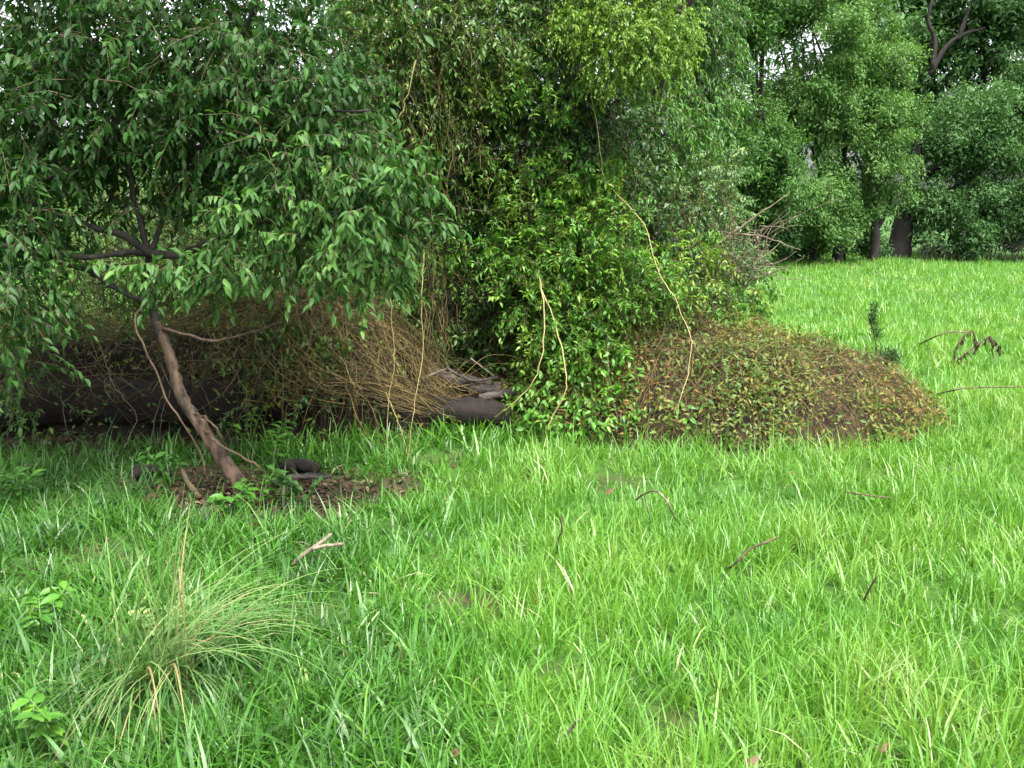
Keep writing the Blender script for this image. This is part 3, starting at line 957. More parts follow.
def vine(label, pts, r0, r1, mat='green_stem', k=30, name='hanging_vine', cat='vine', group=None):
    m_ = MB()
    L = smooth_line(pts, k)
    L[1:-1] += rng.normal(0, .0035, (k - 2, 3))
    r0, r1 = r0 * .48, r1 * .48
    base = L[np.argmin(L[:, 2])].copy()
    tubes(m_, L[None], (np.linspace(r0, r1, k) * (1 + rng.normal(0, .05, k)))[None], 6, .5, True)
    return tag(m_.build(name, M[mat], None, origin=base), label, cat, group)


vine('pale tan vine curving down left from bright leaves to the logs', [P(538, 265, 7.0), P(541, 288, 6.72), P(544, 302, 6.66), P(544, 340, 6.62), P(540, 365, 6.6), P(530, 386, 6.6), P(514, 403, 6.62), P(502, 412, 6.66), P(490, 420, 6.8)], .010, .008)
vine('tan vine bowing right and down to the broad-leaved vines in the centre', [P(538, 268, 7.0), P(541, 288, 6.74), P(553, 318, 6.68), P(561, 345, 6.6), P(566, 375, 6.52), P(564, 395, 6.5), P(552, 417, 6.5), P(546, 430, 6.5)], .010, .008)
vine('long straw-coloured vine zigzagging down to the left end of the brown heap', [P(590, 80, 7.2), P(600, 150, 7.1), P(607, 183, 7.0), P(641, 221, 6.95), P(652, 251, 6.9), P(661, 277, 6.85), P(675, 300, 6.78), P(690, 335, 6.7), P(691, 350, 6.65), P(688, 375, 6.6), P(680, 399, 6.55), P(676, 420, 6.55)], .007, .007, k=44)
vine('short grey stem hanging into the grass beside the broad-leaved vines', [P(606, 330, 6.95), P(608, 355, 6.8), P(609, 378, 6.72), P(614, 405, 6.65), P(620, 430, 6.6)], .006, .004, 'grey_stem')
vine('thin tan vine dangling before the dry vine mat, left of two', [P(386, 240, 6.3), P(391, 304, 6.3), P(394, 347, 6.3), P(394, 371, 6.3), P(389, 395, 6.3), P(387, 430, 6.3), P(388, 460, 6.25)], .005, .004)
vine('longest thin tan vine dropping in front of the grey log into the grass', [P(424, 250, 6.3), P(422, 304, 6.25), P(423, 349, 6.2), P(418, 382, 6.15), P(413, 414, 6.1), P(408, 463, 6.0), P(404, 500, 5.9)], .005, .004)
vine('forked tan stem propped before the dark hollow under the dry vine mat', [P(386, 392, 6.4), P(394, 412, 6.35), P(402, 432, 6.3), P(408, 455, 6.25)], .005, .004)
vine('kinked thin stem hanging in the dark hollow left of the leaning trunk', [P(100, 345, 6.2), P(112, 380, 6.15), P(120, 394, 6.15), P(136, 415, 6.15), P(130, 435, 6.15), P(119, 456, 6.15)], .007, .005, 'grey_stem')
vine('bare tan stem arching through the top of the olive-leaved tangle', [P(416, 60, 6.6), P(406, 100, 6.6), P(399, 118, 6.6), P(387, 129, 6.6), P(376, 136, 6.6), P(382, 165, 6.6), P(386, 190, 6.6)], .008, .006)
vine('bare stem slanting up across the dark gap in the central vines', [P(430, 195, 7.2), P(455, 172, 7.15), P(473, 157, 7.1), P(490, 150, 7.1), P(506, 146, 7.15), P(540, 142, 7.3)], .008, .006, 'grey_stem')
vine('reddish level stem crossing the vines right of the drooping pale leaves', [P(430, 200, 7.1), P(451, 205, 7.05), P(484, 211, 7.0), P(525, 206, 7.05), P(550, 200, 7.2)], .006, .005, 'twig')
vine('fine pale stem hanging through leaves at upper left centre', [P(258, 120, 4.95), P(266, 150, 4.9), P(280, 185, 4.88), P(286, 215, 4.87), P(287, 245, 4.87)], .003, .002, 'green_stem')
for i, (x0, x1, l) in enumerate([(170, 158, 'nearest the leaning trunk on its left side'), (165, 150, 'second left of the leaning trunk'), (60, 75, 'at the far left of the hollow')]):
    vine('slender grey root hanging in the dark hollow, ' + l, [P(x0, 390, 6.3), P((x0 + x1) / 2 - 3, 420, 6.28), P(x1, 455, 6.25)], .004, .003, 'grey_stem', 12, 'hanging_root', 'root')


# ------------------------------------------------------------------ trees and shrubs around the thicket
def leafy_mass(mb, C, rad, N, L, W, tint, down=.45, shell=.25, front=True):
    """leaves over the shell of a clump of foliage"""
    u = rand_unit(N)
    if front:
        u[:, 1] = np.where((u[:, 1] > .35) & (rng.uniform(0, 1, N) < .6), -u[:, 1], u[:, 1])
    r = rng.uniform(0, 1, (N, 1)) ** shell
    pos = C + u * r * rad
    d = norm(u * .7 + .75 * rand_unit(N) - UP * down)
    n = norm(UP * .7 + u * .5 + .5 * rand_unit(N))
    l = L * rng.uniform(.6, 1.3, N)
    ti = tint + .12 * rng.normal(0, 1, N)
    add_leaves(mb, pos, d, n, l, l * W / L, np.clip(ti, 0, 1))


def pad_tree(name, label, base, H, rad, z0, npads, mat, L=.12, W=.045, tint=.5, trunk_r=.2, lean=0.0, down=.45, leaves=10000, bark='wet_bark', pad_r=.25, group=None, top_pow=.8, limbs=7, pads=None, cat='tree', ry=None):
    bx, by = base
    root = thing(name, label, cat, (bx, by, float(ground_z(np.array(bx), np.array(by)))), group)
    cz, rz = (z0 + H) / 2, (H - z0) / 2
    ry = ry or rad
    if pads is None:
        u = rand_unit(npads)
        u[:, 1] = np.where(u[:, 1] > .5, -u[:, 1], u[:, 1])
        r = rng.uniform(.35, 1, (npads, 1)) ** .5
        pads = np.array([bx + lean * H * .5, by, cz]) + u * r * np.array([rad, ry, rz])
    tm = MB()
    top = np.array([bx + lean * H, by, z0 + (H - z0) * .75])
    b0 = np.array([bx, by, -.1])
    L0 = branch(tm, [b0, b0 + (top - b0) * .25 + np.array([.04 * H * lean, 0, 0]), b0 + (top - b0) * .6, top], trunk_r, trunk_r * .25, 18, 9, .06)
    tm.build('trunk', M[bark], root)
    lim = MB()
    for i in rng.choice(len(pads), min(limbs, len(pads)), replace=False):
        s = L0[int(rng.integers(5, 14))]
        e = pads[i]
        branch(lim, [s, s * .6 + e * .4 + np.array([0, 0, -.05 * H * rng.uniform(0, 1)]), e], trunk_r * .35, trunk_r * .1, 10, 6, .06)
    lim.build('limbs', M[bark], root)
    cr = MB()
    mid = np.array([bx, by, cz])
    plumes = []
    for p in pads:
        pr = pad_r * rad * rng.uniform(.75, 1.4)
        pt = tint + rng.normal(0, .07)
        for q in range(11):                       # each clump is a bunch of feathery plumes
            u = norm(rng.normal(0, 1, 3))
            c = p + u * pr * np.array([1.1, .9, .75]) * rng.uniform(.2, 1.0)
            ax = norm(norm(p - mid) * .5 + u * .6 + UP * .55 + .35 * rng.normal(0, 1, 3))
            ln, wd = pr * rng.uniform(.45, .9), pr * rng.uniform(.16, .30)
            seen = .3 if c[2] > CAM_H + .20 * c[1] else 1.0      # thinner above the picture
            plumes.append((c, u, ax, ln, wd, pt, ln * wd * seen))
    tot = sum(q[6] for q in plumes)
    for c, u, ax, ln, wd, pt, wt in plumes:
        N = int(leaves * wt / tot) + 1
        t = rng.uniform(-.6, 1, N)
        pos = c + ax * (t * ln)[:, None] + rng.normal(0, 1, (N, 3)) * (wd * (1.05 - .6 * np.abs(t)))[:, None]
        d = norm(ax * .35 + .8 * rand_unit(N) - UP * down)
        n = norm(UP * .8 + u * .3 + .5 * rand_unit(N))
        l = L * rng.uniform(.6, 1.3, N)
        add_leaves(cr, pos, d, n, l, l * W / L, np.clip(pt + .12 * t + .07 * rng.normal(0, 1, N), 0, 1))
    cr.build('crown', M[mat], root, stuff=True)
    return root


def px_x(px, Y):
    return float(P(px, 300, Y)[0])


# tree with yellow-green tips overhanging the vines
yt = thing('lime_tree', 'tree with fine yellow-green hanging foliage at top centre above the vines', 'tree', (px_x(655, 8.6), 8.6, 0))
m_ = MB()
bxx = px_x(655, 8.6)
branch(m_, [(bxx, 8.6, -.1), (bxx + .05, 8.6, 1.5), (bxx - .05, 8.5, 3.0), (bxx, 8.3, 4.6)], .07, .03, 16, 8, .05)
m_.build('trunk', M['dark_bark'], yt)
for e in ((600, 30), (650, 10), (690, 40), (640, 80)):
    m_ = MB()
    branch(m_, [(bxx - .03, 8.55, 2.4), (bxx - .05, 8.0, 3.0), P(e[0], e[1] - 25, 7.1)], .03, .010, 12, 6, .06)
    m_.build('branch', M['dark_bark'], yt)
ly, tw = MB(), MB()
lime = [(590, 22, 26, 30, 6.9, .22), (625, 20, 30, 35, 6.85, .25), (665, 20, 32, 36, 6.9, .25), (605, 60, 20, 28, 6.85, .18), (645, 55, 26, 24, 6.8, .2), (680, 48, 16, 26, 6.9, .18), (622, 74, 14, 16, 6.85, .15, .7), (668, 78, 10, 13, 6.9, .12, .6), (570, 25, 18, 20, 6.85, .15, .7), (630, -50, 60, 35, 6.9, .35, .6)]
blobs(ly, None, lime, 14, .11, .5, .030, .013, 5.0, tint=.62, tvar=.12, leafdown=.8)
ly.build('crown', M['lime'], yt, stuff=True)

# drooping mid-green tree behind it
dt = thing('drooping_tree', 'mid green tree with drooping sprays right behind the yellow-green foliage', 'tree', (px_x(700, 10.2), 10.2, 0))
m_ = MB()
bxx = px_x(700, 10.2)
branch(m_, [(bxx, 10.2, -.1), (bxx + .1, 10.2, 1.5), (bxx, 10.1, 3.2), (bxx + .1, 10.0, 5.2)], .14, .05, 16, 8, .05)
m_.build('trunk', M['dark_bark'], dt)
dl, tw = MB(), MB()
droop = [(690, 15, 40, 40, 9.6, .45), (715, 40, 22, 45, 9.7, .3), (680, 90, 36, 42, 9.6, .45), (705, 105, 26, 34, 9.6, .3), (660, 140, 40, 32, 9.5, .4), (640, 150, 40, 35, 9.3, .4), (700, 165, 34, 24, 9.9, .3), (690, -60, 60, 50, 9.7, .6, .6), (655, 125, 40, 30, 8.4, .2, .8), (685, 128, 26, 30, 8.5, .2, .8)]
blobs(dl, tw, droop, 14, .22, .7, .056, .018, 4.2, tint=.30, tvar=.12, leafdown=.9)
dl.build('crown', M['vine'], dt, stuff=True)
tw.build('twigs', M['twig'], dt, stuff=True)

# pale small-leaved shrub
ps = thing('pale_shrub', 'pale grey-green small-leaved shrub standing right of the central vines', 'shrub', (px_x(690, 9.0), 9.0, 0))
st = MB()
for e in ((650, 210), (690, 190), (720, 170), (740, 230), (670, 260)):
    branch(st, [(px_x(690, 9.0) + rng.normal(0, .08), 9.0, -.05), P(692, 300, 8.9), P(e[0], e[1], 8.6)], .022, .008, 12, 5, .06)
st.build('stems', M['twig'], ps)
pl, tw = MB(), MB()
pale = [(650, 190, 44, 30, 8.3, .3), (690, 200, 42, 32, 8.3, .3), (718, 172, 20, 26, 8.3, .2), (672, 235, 45, 28, 8.25, .3), (715, 215, 32, 30, 8.35, .25), (720, 260, 36, 28, 8.4, .25), (660, 165, 26, 16, 8.4, .2, .7), (745, 275, 28, 24, 8.5, .2, .8), (690, 280, 40, 24, 8.2, .25, .8)]
blobs(pl, tw, pale, 13, .18, .35, .046, .017, 3.2, tint=.55, tvar=.15, leafdown=.4)
pl.build('foliage', M['pale'], ps, stuff=True)
tw.build('twigs', M['twig'], ps, stuff=True)

# light green low creeper on the right edge of the thicket
cp = thing('creeper_bush', 'low light green creeper spilling onto the grass behind the brown heap', 'bush', (px_x(735, 8.6), 8.6, 0))
cl, tw = MB(), MB()
blobs(cl, tw, [(725, 290, 34, 20, 8.3, .25), (750, 295, 26, 20, 8.4, .2), (705, 305, 30, 18, 8.1, .2), (740, 310, 28, 12, 8.3, .2), (765, 285, 14, 20, 8.5, .15, .7), (690, 320, 26, 10, 8.0, .15, .8)], 10, .16, .4, .060, .030, 2.2, tint=.66, tvar=.13, full=False)
cl.build('foliage', M['vine'], cp, stuff=True)
tw.build('stems', M['twig'], cp, stuff=True)

# dead brush
db = thing('dead_brush', 'bare tangled grey-brown dead twigs at the right edge of the thicket', 'dead branch', (px_x(745, 8.3), 8.3, .3))
m_ = MB()
branch(m_, [P(708, 256, 8.0), P(717, 245, 8.0), P(745, 224, 8.0), P(770, 207, 8.0), P(787, 195, 8.0)], .013, .004, 14, 6, .05, wob=.004)
m_.build('branch', M['grey_stem'], db)
m_ = MB()
branch(m_, [P(722, 232, 8.1), P(755, 236, 8.0), P(775, 240, 7.95), P(801, 250, 7.9)], .010, .003, 12, 6, .05, wob=.004)
m_.build('branch', M['grey_stem'], db)
m_ = MB()
for i in range(80):
    a = P(rng.uniform(705, 770), rng.uniform(225, 285), 8.1 + rng.uniform(-.15, .15))
    d = np.array([rng.normal(.1, .25), rng.normal(0, .1), rng.normal(.1, .18)])
    d = d * .8
    branch(m_, [a, a + d * .5 + rng.normal(0, .05, 3), a + d], .0035, .0014, 7, 4, .05)
m_.build('twigs', M['grey_stem'], db, stuff=True)

# olive shrubs behind the left mound, seen through the gap under the canopy
for (lab, bs, mt, ti, cov) in (
        ('olive green tangled shrub behind the left vine bank, seen below the canopy', [(120, 225, 60, 40, 8.6, .4), (190, 215, 60, 45, 8.6, .4), (255, 240, 55, 45, 8.5, .4), (90, 300, 50, 30, 8.4, .3, .7), (160, 290, 55, 30, 8.4, .35), (230, 300, 50, 28, 8.3, .3), (105, 260, 55, 30, 7.9, .3), (200, 260, 60, 30, 7.9, .3), (70, 235, 30, 25, 8.6, .3, .6)], 'olive', .42, 3.2),
        ('dull green vine-tangled shrub behind the drooping pale leaves', [(310, 230, 55, 50, 8.5, .4), (370, 200, 50, 60, 8.4, .4), (410, 250, 45, 45, 8.2, .35), (330, 290, 50, 30, 8.1, .3), (400, 310, 40, 25, 7.8, .25), (330, 150, 60, 45, 8.6, .4)], 'olive', .45, 3.0),
        ('dark low leafy bush filling the left edge behind the bank', [(20, 320, 45, 35, 7.8, .3), (50, 355, 40, 22, 7.4, .25), (-20, 290, 50, 50, 8.0, .3), (110, 335, 40, 16, 7.3, .2)], 'dark_vine', .4, 1.3)):
    c0 = P(bs[0][0], bs[0][1], bs[0][4])
    sh = thing('shrub', lab, 'shrub', (c0[0], c0[1], 0))
    f_, t_ = MB(), MB()
    blobs(f_, t_, bs, 12, .22, .45, .050, .019, cov, tint=ti, tvar=.15, leafdown=.4)
    f_.build('foliage', M[mt], sh, stuff=True)
    for b in bs:
        e = P(b[0], b[1], b[4])
        branch(t_, [(c0[0] + rng.normal(0, .2), c0[1], 0), (c0 * .5 + e * .5) * np.array([1, 1, .7]), e], .014, .005, 9, 4, .05)
    hanging(t_, bs[0][0] - 40, bs[1][0] + 60, bs[0][1] - 60, bs[0][1] + 30, bs[0][4] - .3, .3, 70, .7, r=.0025)
    t_.build('stems', M['twig'], sh, stuff=True)

pad_tree('screen_tree', 'mid green tree standing close behind the olive-leaved tangle at top centre', (px_x(450, 12.5), 12.5), 5.5, 1.6, .5, 0, 'vine', .10, .038, .42, .12, pads=np.array([P(rng.uniform(345, 600), rng.uniform(-90, 250), 12.5 + rng.uniform(-.5, .5)) for _ in range(60)]), pad_r=.2, leaves=24000)

# dark creepers growing in the hollow
for lab, bs in (('dark green creeper on the shaded ground at the far left of the hollow', [(15, 428, 30, 14, 6.4, .15), (55, 436, 28, 10, 6.35, .14), (95, 430, 24, 10, 6.45, .12, .8), (40, 405, 26, 14, 6.6, .1, .6)]),
                ('leafy vine trailing down the dark bank right of the leaning trunk', [(262, 372, 24, 22, 6.5, .10, .7), (245, 400, 16, 22, 6.5, .10, .7), (290, 410, 22, 16, 6.5, .1, .6), (225, 360, 22, 14, 6.5, .1, .6), (250, 345, 30, 12, 6.6, .12, .8)])):
    c0 = P(bs[0][0], bs[0][1], bs[0][4])
    ck = thing('creeper', lab, 'vine', (c0[0], c0[1], 0))
    f_, t_ = MB(), MB()
    blobs(f_, t_, bs, 10, .16, .4, .050, .020, 1.3, tint=.5, tvar=.15, leafdown=.4)
    f_.build('foliage', M['dark_vine'], ck, stuff=True)
    t_.build('stems', M['twig'], ck, stuff=True)

# ------------------------------------------------------------------ far trees along the field edge
TR = 'trees along the far edge of the field'


def far_pads(Y, lst):
    """foliage clumps of one tree placed by where they show"""
    return np.array([P(a, b, Y + dy) for a, b, dy in lst])


def fill_pads(Y, x0, x1, y0, y1, n, ydepth, outline=None):
    out = []
    while len(out) < n:
        a, b = rng.uniform(x0, x1), rng.uniform(y0, y1)
        if outline is not None:
            lo, hi = np.interp(b, outline[0], outline[1]), np.interp(b, outline[0], outline[2])
            if not lo < a < hi:
                continue
        e = abs((a - (x0 + x1) / 2) / ((x1 - x0) / 2))
        out.append(P(a, b, Y + rng.uniform(-1, .4) * ydepth * math.sqrt(max(.05, 1 - e * e))))
    return np.array(out)


pad_tree('broad_tree', 'big rounded pale green tree at the far edge of the field', (px_x(835, 26.5), 26.5), 9, 2.4, .7, 0, 'far_a', .100, .040, .58, .14, pads=fill_pads(26.5, 735, 915, -100, 224, 80, 1.8, ([-120, 0, 60, 130, 180, 225], [775, 755, 748, 750, 770, 795], [868, 880, 888, 900, 895, 876])), pad_r=.24, leaves=130000, group=TR)
pad_tree('dark_tree', 'shaded dark green tree behind the dead twigs, left of the big rounded tree', (px_x(752, 24), 24), 8, 2.0, .7, 0, 'far_a', .12, .046, .30, .12, pads=fill_pads(24, 690, 785, -100, 225, 46, 1.0), pad_r=.28, leaves=42000, group=TR)
bt = pad_tree('dark_tree', 'blue-green tree with thick leaning black trunk right of the big rounded tree', (px_x(893, 29.2), 29.2), 4.4, 2.6, .9, 0, 'far_b', .125, .048, .60, .42, lean=.10, pads=fill_pads(29.8, 900, 1060, 80, 212, 56, 1.4, ([80, 150, 200, 230], [955, 925, 915, 925], [1060, 1060, 1060, 1060])), pad_r=.24, leaves=66000, group=TR)
pad_tree('tall_tree', 'tall dark tree rising behind with bare black limbs at the upper right corner', (px_x(965, 33), 33), 13, 3.4, 2.5, 0, 'far_b', .24, .10, .48, .22, pads=fill_pads(33, 905, 1070, -170, 130, 58, 1.5), pad_r=.22, leaves=32000, limbs=12, group=TR)
pad_tree('back_tree', 'dim green tree filling the background between the central thicket and dark tree', (px_x(650, 30), 30), 10, 3.2, .6, 0, 'far_b', .30, .12, .42, .25, pads=fill_pads(30, 560, 760, -120, 225, 44, 1.2), pad_r=.30, leaves=9000, group=TR)
pad_tree('back_tree', 'dim green tree farthest right in the far tree line', (px_x(1090, 30), 30), 10, 3.0, .6, 0, 'far_b', .28, .11, .45, .25, pads=fill_pads(30, 1030, 1190, -150, 230, 44, 1.5), pad_r=.28, leaves=9000, group=TR)
pad_tree('back_tree', 'deep shaded tree seen through gaps behind the big rounded tree', (px_x(860, 35), 35), 12, 3.6, .5, 0, 'far_b', .34, .15, .3, .2, pads=fill_pads(35, 740, 960, -150, 228, 60, 1.0), pad_r=.26, leaves=9000, group=TR)

m_ = MB()
for a in ([(930, 75), (945, 48), (962, 35), (985, 28)], [(932, 70), (935, 40), (928, 20), (935, -10)], [(958, 40), (965, 20), (972, 0)]):
    branch(m_, [P(x, y, 31.2) for x, y in a], .09, .04, 12, 6, .06)
lo = m_.build('bare_limbs', M['dark_bark'], None, origin=P(930, 75, 31.2))
par = [o for o in bpy.data.objects if o.name.startswith('tall_tree')][0]
lo.parent = par
lo.location = (P(930, 75, 31.2) - np.array(par.location)).tolist()

# slim trunks under the big rounded tree
for px, w, lab in ((783, .10, 'slim dark trunk below the left side of the big rounded tree'), (812, .13, 'dark trunk under the middle of the big rounded tree'), (870, .14, 'short black trunk just left of the thick leaning trunk')):
    m_ = MB()
    b = np.array([px_x(px, 26.8), 26.8, 0.0])
    branch(m_, [b - UP * .1, b + np.array([.05, 0, .7]), b + np.array([-.05, 0, 1.6]), b + np.array([.15, 0, 2.6])], w, w * .6, 14, 8, .06)
    branch(m_, [b + np.array([0, 0, .9]), b + np.array([.25, 0, 1.3]), b + np.array([.5, .1, 2.0])], w * .5, w * .3, 8, 6, .06)
    tag(m_.build('tree_trunk', M['dark_bark'], None, origin=b), lab, 'trunk', 'trunks below the far trees')

# undergrowth under the far trees
for i, (px, Y, mt, lab) in enumerate(((945, 29.0, 'far_b', 'low blue-green bush right of the thick leaning trunk'), (985, 29.2, 'far_b', 'low dark bush second from the right below the tall tree'), (1025, 29.0, 'far_b', 'low bush at the right edge of the field'), (800, 27.6, 'far_b', 'shadowy undergrowth below the left of the big rounded tree'), (842, 28.0, 'far_b', 'shadowy undergrowth below the middle of the big rounded tree'), (760, 25.4, 'far_b', 'shadowy bush behind the dead twigs'))):
    x = px_x(px, Y)
    pad_tree('bush', lab, (x, Y), 1.5, 1.0, .15, 12, mt, .13, .046, .22, .05, pad_r=.36, limbs=5, leaves=4500, group='bushes below the far trees', cat='bush')
mbx = MB()
for i in range(90):
    px = rng.uniform(915, 1040)
    Y = rng.uniform(28.0, 28.8)
    b = np.array([px_x(px, Y), Y, 0])
    branch(mbx, [b, b + np.array([rng.normal(0, .12), 0, .35]), b + np.array([rng.normal(0, .3), 0, rng.uniform(.5, 1.0)])], .012, .005, 6, 4, .05)
us = mbx.build('bare_undergrowth_stems', M['dark_bark'], None, origin=(px_x(970, 28.4), 28.4, 0))
us['kind'] = 'stuff'
tag(us, 'brown bare stems of undergrowth along the far right field edge', 'undergrowth')

# trees far behind the left canopy, low enough to leave sky above
for i, (px, Y, H, mt, lab) in enumerate(((-30, 34, 4.2, 'far_a', 'distant bright green tree glimpsed at the left edge'), (110, 38, 4.0, 'far_a', 'distant tree glimpsed behind the bare dark branches'), (230, 33, 4.4, 'far_b', 'distant tree glimpsed behind the middle of the left canopy'), (340, 36, 4.6, 'far_a', 'distant tree glimpsed behind the pale drooping leaves'))):
    pad_tree('distant_tree', lab, (px_x(px, Y), Y), H, 2.4, .5, 26, mt, .26, .10, .5, .16, pad_r=.34, leaves=5000, group='distant trees behind the left canopy')

# ------------------------------------------------------------------ small things in the field
# leaf litter by the trunk
lt_mb = MB()
n = 1300
x = LITTER[0] + rng.normal(0, .42, n)
y = LITTER[1] + rng.normal(0, .28, n)
add_leaves(lt_mb, np.stack([x, y, ground_z(x, y) + rng.uniform(.004, .03, n)], -1), norm(rand_unit(n) * np.array([1, 1, .25])), norm(UP + .4 * rand_unit(n)), rng.uniform(.03, .075, n), rng.uniform(.015, .032, n), rng.uniform(0, 1, n), True)
n = 1500
x = rng.uniform(-4.5, .3, n)
y = left_front(x) + rng.uniform(-.25, .5, n)
add_leaves(lt_mb, np.stack([x, y, ground_z(x, y) + rng.uniform(.004, .03, n)], -1), norm(rand_unit(n) * np.array([1, 1, .25])), norm(UP + .4 * rand_unit(n)), rng.uniform(.03, .07, n), rng.uniform(.015, .03, n), rng.uniform(0, .7, n), True)
o = lt_mb.build('leaf_litter', M['litter'])
o['kind'] = 'stuff'
tag(o, 'brown dead leaves and bark scraps around the leaning trunk', 'leaf litter')


def stick(name, label, lines, mat='stick', cat='stick', k=14, sides=7):
    m_ = MB()
    base = np.array(lines[0][0][0])
    for pts, r0, r1 in lines:
        branch(m_, pts, r0, r1, k, sides, .07)
    base = np.concatenate(m_.v).mean(0)
    base[2] = np.concatenate(m_.v)[:, 2].min()
    return tag(m_.build(name, M[mat], None, origin=base), label, cat)


def GZ(px, py, z):
    return G(px, py, z)


stick('forked_stick', 'pale forked stick lying on the grass below the leaning trunk', [([GZ(292, 566, .04), GZ(300, 558, .09), GZ(313, 548, .14), GZ(323, 541, .17), GZ(331, 534, .19)], .011, .008), ([GZ(312, 549, .14), GZ(324, 546, .155), GZ(334, 545, .15), GZ(343, 544, .14)], .009, .007)])
stick('twig', 'bent brown twig standing in the grass in front of the brown heap', [([GZ(730, 568, .06), GZ(740, 559, .11), GZ(750, 549, .15), GZ(764, 543, .18), GZ(779, 537, .2)], .006, .004)], 'twig')
stick('twig', 'arched straw-coloured dead stalks in the grass at mid field', [([GZ(636, 500, .10), GZ(644, 494, .2), GZ(656, 491, .24), GZ(668, 503, .2), GZ(677, 522, .08)], .005, .004), ([GZ(645, 494, .2), GZ(648, 508, .15), GZ(651, 523, .06)], .005, .004)], 'stick', 'dead stalks')
stick('twig', 'thin dark upright twig in the grass left of mid field', [([GZ(557, 553, .05), GZ(558, 540, .14), GZ(562, 530, .2), GZ(560, 515, .27)], .005, .003)], 'twig')
stick('twig', 'faint horizontal twig in the grass below the brown heap', [([GZ(846, 492, .12), GZ(865, 495, .14), GZ(892, 498, .13)], .005, .003)], 'twig')
stick('twig', 'brown stalk leaning in the grass at mid right', [([GZ(864, 600, .06), GZ(870, 588, .13), GZ(877, 576, .19)], .005, .003)], 'twig')
stick('wood_chip', 'small white splinter of wood in the grass near the bottom edge', [([GZ(565, 736, .10), GZ(571, 729, .13), GZ(579, 719, .17)], .006, .004)], 'stick', 'wood chip')
stick('long_twig', 'long thin bare twig lying across grass right of the brown heap', [([GZ(935, 395, .05), GZ(950, 391, .2), GZ(968, 388, .24), GZ(1006, 387, .24), GZ(1040, 386, .2)], .006, .004)], 'twig')
stick('long_twig', 'faint grey twig rising toward the withered branch in the far grass', [([GZ(920, 344, .1), GZ(932, 338, .22), GZ(948, 332, .3), GZ(966, 332, .3)], .010, .006)], 'grey_stem')

# withered drooping branch
b0 = G(954, 368)
wb = thing('withered_branch', 'withered drooping branch with brown dead leaves standing in grass at right', 'dead branch', b0)
Yw = float(b0[1])
m_ = MB()
A1 = branch(m_, [P(954, 368, Yw), P(955, 351, Yw), P(962, 339, Yw), P(971, 330, Yw), P(975, 338, Yw), P(975, 348, Yw)], .010, .006, 16, 6, .06)
A2 = branch(m_, [P(958, 360, Yw), P(966, 353, Yw), P(976, 346, Yw), P(984, 340, Yw), P(990, 336, Yw), P(993, 344, Yw), P(992, 352, Yw)], .009, .004, 16, 6, .06)
A3 = branch(m_, [P(990, 337, Yw), P(997, 343, Yw), P(1001, 352, Yw)], .005, .003, 8, 5, .06)
m_.build('stem', M['twig'], wb)
m_ = MB()
for A in (A1, A1, A2, A2, A3):
    nn_ = 22
    pp = A[rng.integers(0, len(A), nn_)] + rng.normal(0, .008, (nn_, 3))
    add_leaves(m_, pp, norm(-UP + .45 * rand_unit(nn_)), rand_unit(nn_), rng.uniform(.04, .09, nn_), rng.uniform(.012, .022, nn_), rng.uniform(.25, .75, nn_), True)
m_.build('dead_leaves', M['litter'], wb, stuff=True)

# feathery dark weed behind the heap
b0 = np.array([*P(876, 356, 9.4)[:2], 0])
fw = thing('feathery_weed', 'dark green feathery weed standing just behind the brown heap', 'weed', b0)
m_ = MB()
S = branch(m_, [b0, P(877, 352, 9.4), P(874, 335, 9.4), P(871, 320, 9.4), P(872, 307, 9.4)], .008, .003, 16, 5, .05)
S2 = branch(m_, [b0 + np.array([.03, 0, 0]), P(882, 362, 9.4), P(889, 354, 9.4), P(894, 350, 9.4)], .007, .003, 10, 5, .05)
m_.build('stem', M['twig'], fw)
m_ = MB()
n = 420
pp = S[7:][rng.integers(0, len(S) - 7, n)] + rng.normal(0, .022, (n, 3)) + np.array([.02, 0, 0])
add_leaves(m_, pp, norm(UP * .6 + rand_unit(n)), rand_unit(n), rng.uniform(.03, .06, n), .006, rng.uniform(.1, .6, n))
n = 500
pp = P(888, 360, 9.4) + rng.normal(0, 1, (n, 3)) * np.array([.055, .06, .045])
add_leaves(m_, pp, norm(UP * .7 + rand_unit(n)), rand_unit(n), rng.uniform(.04, .08, n), .007, rng.uniform(.1, .6, n))
m_.build('needle_leaves', M['dark_vine'], fw, stuff=True)


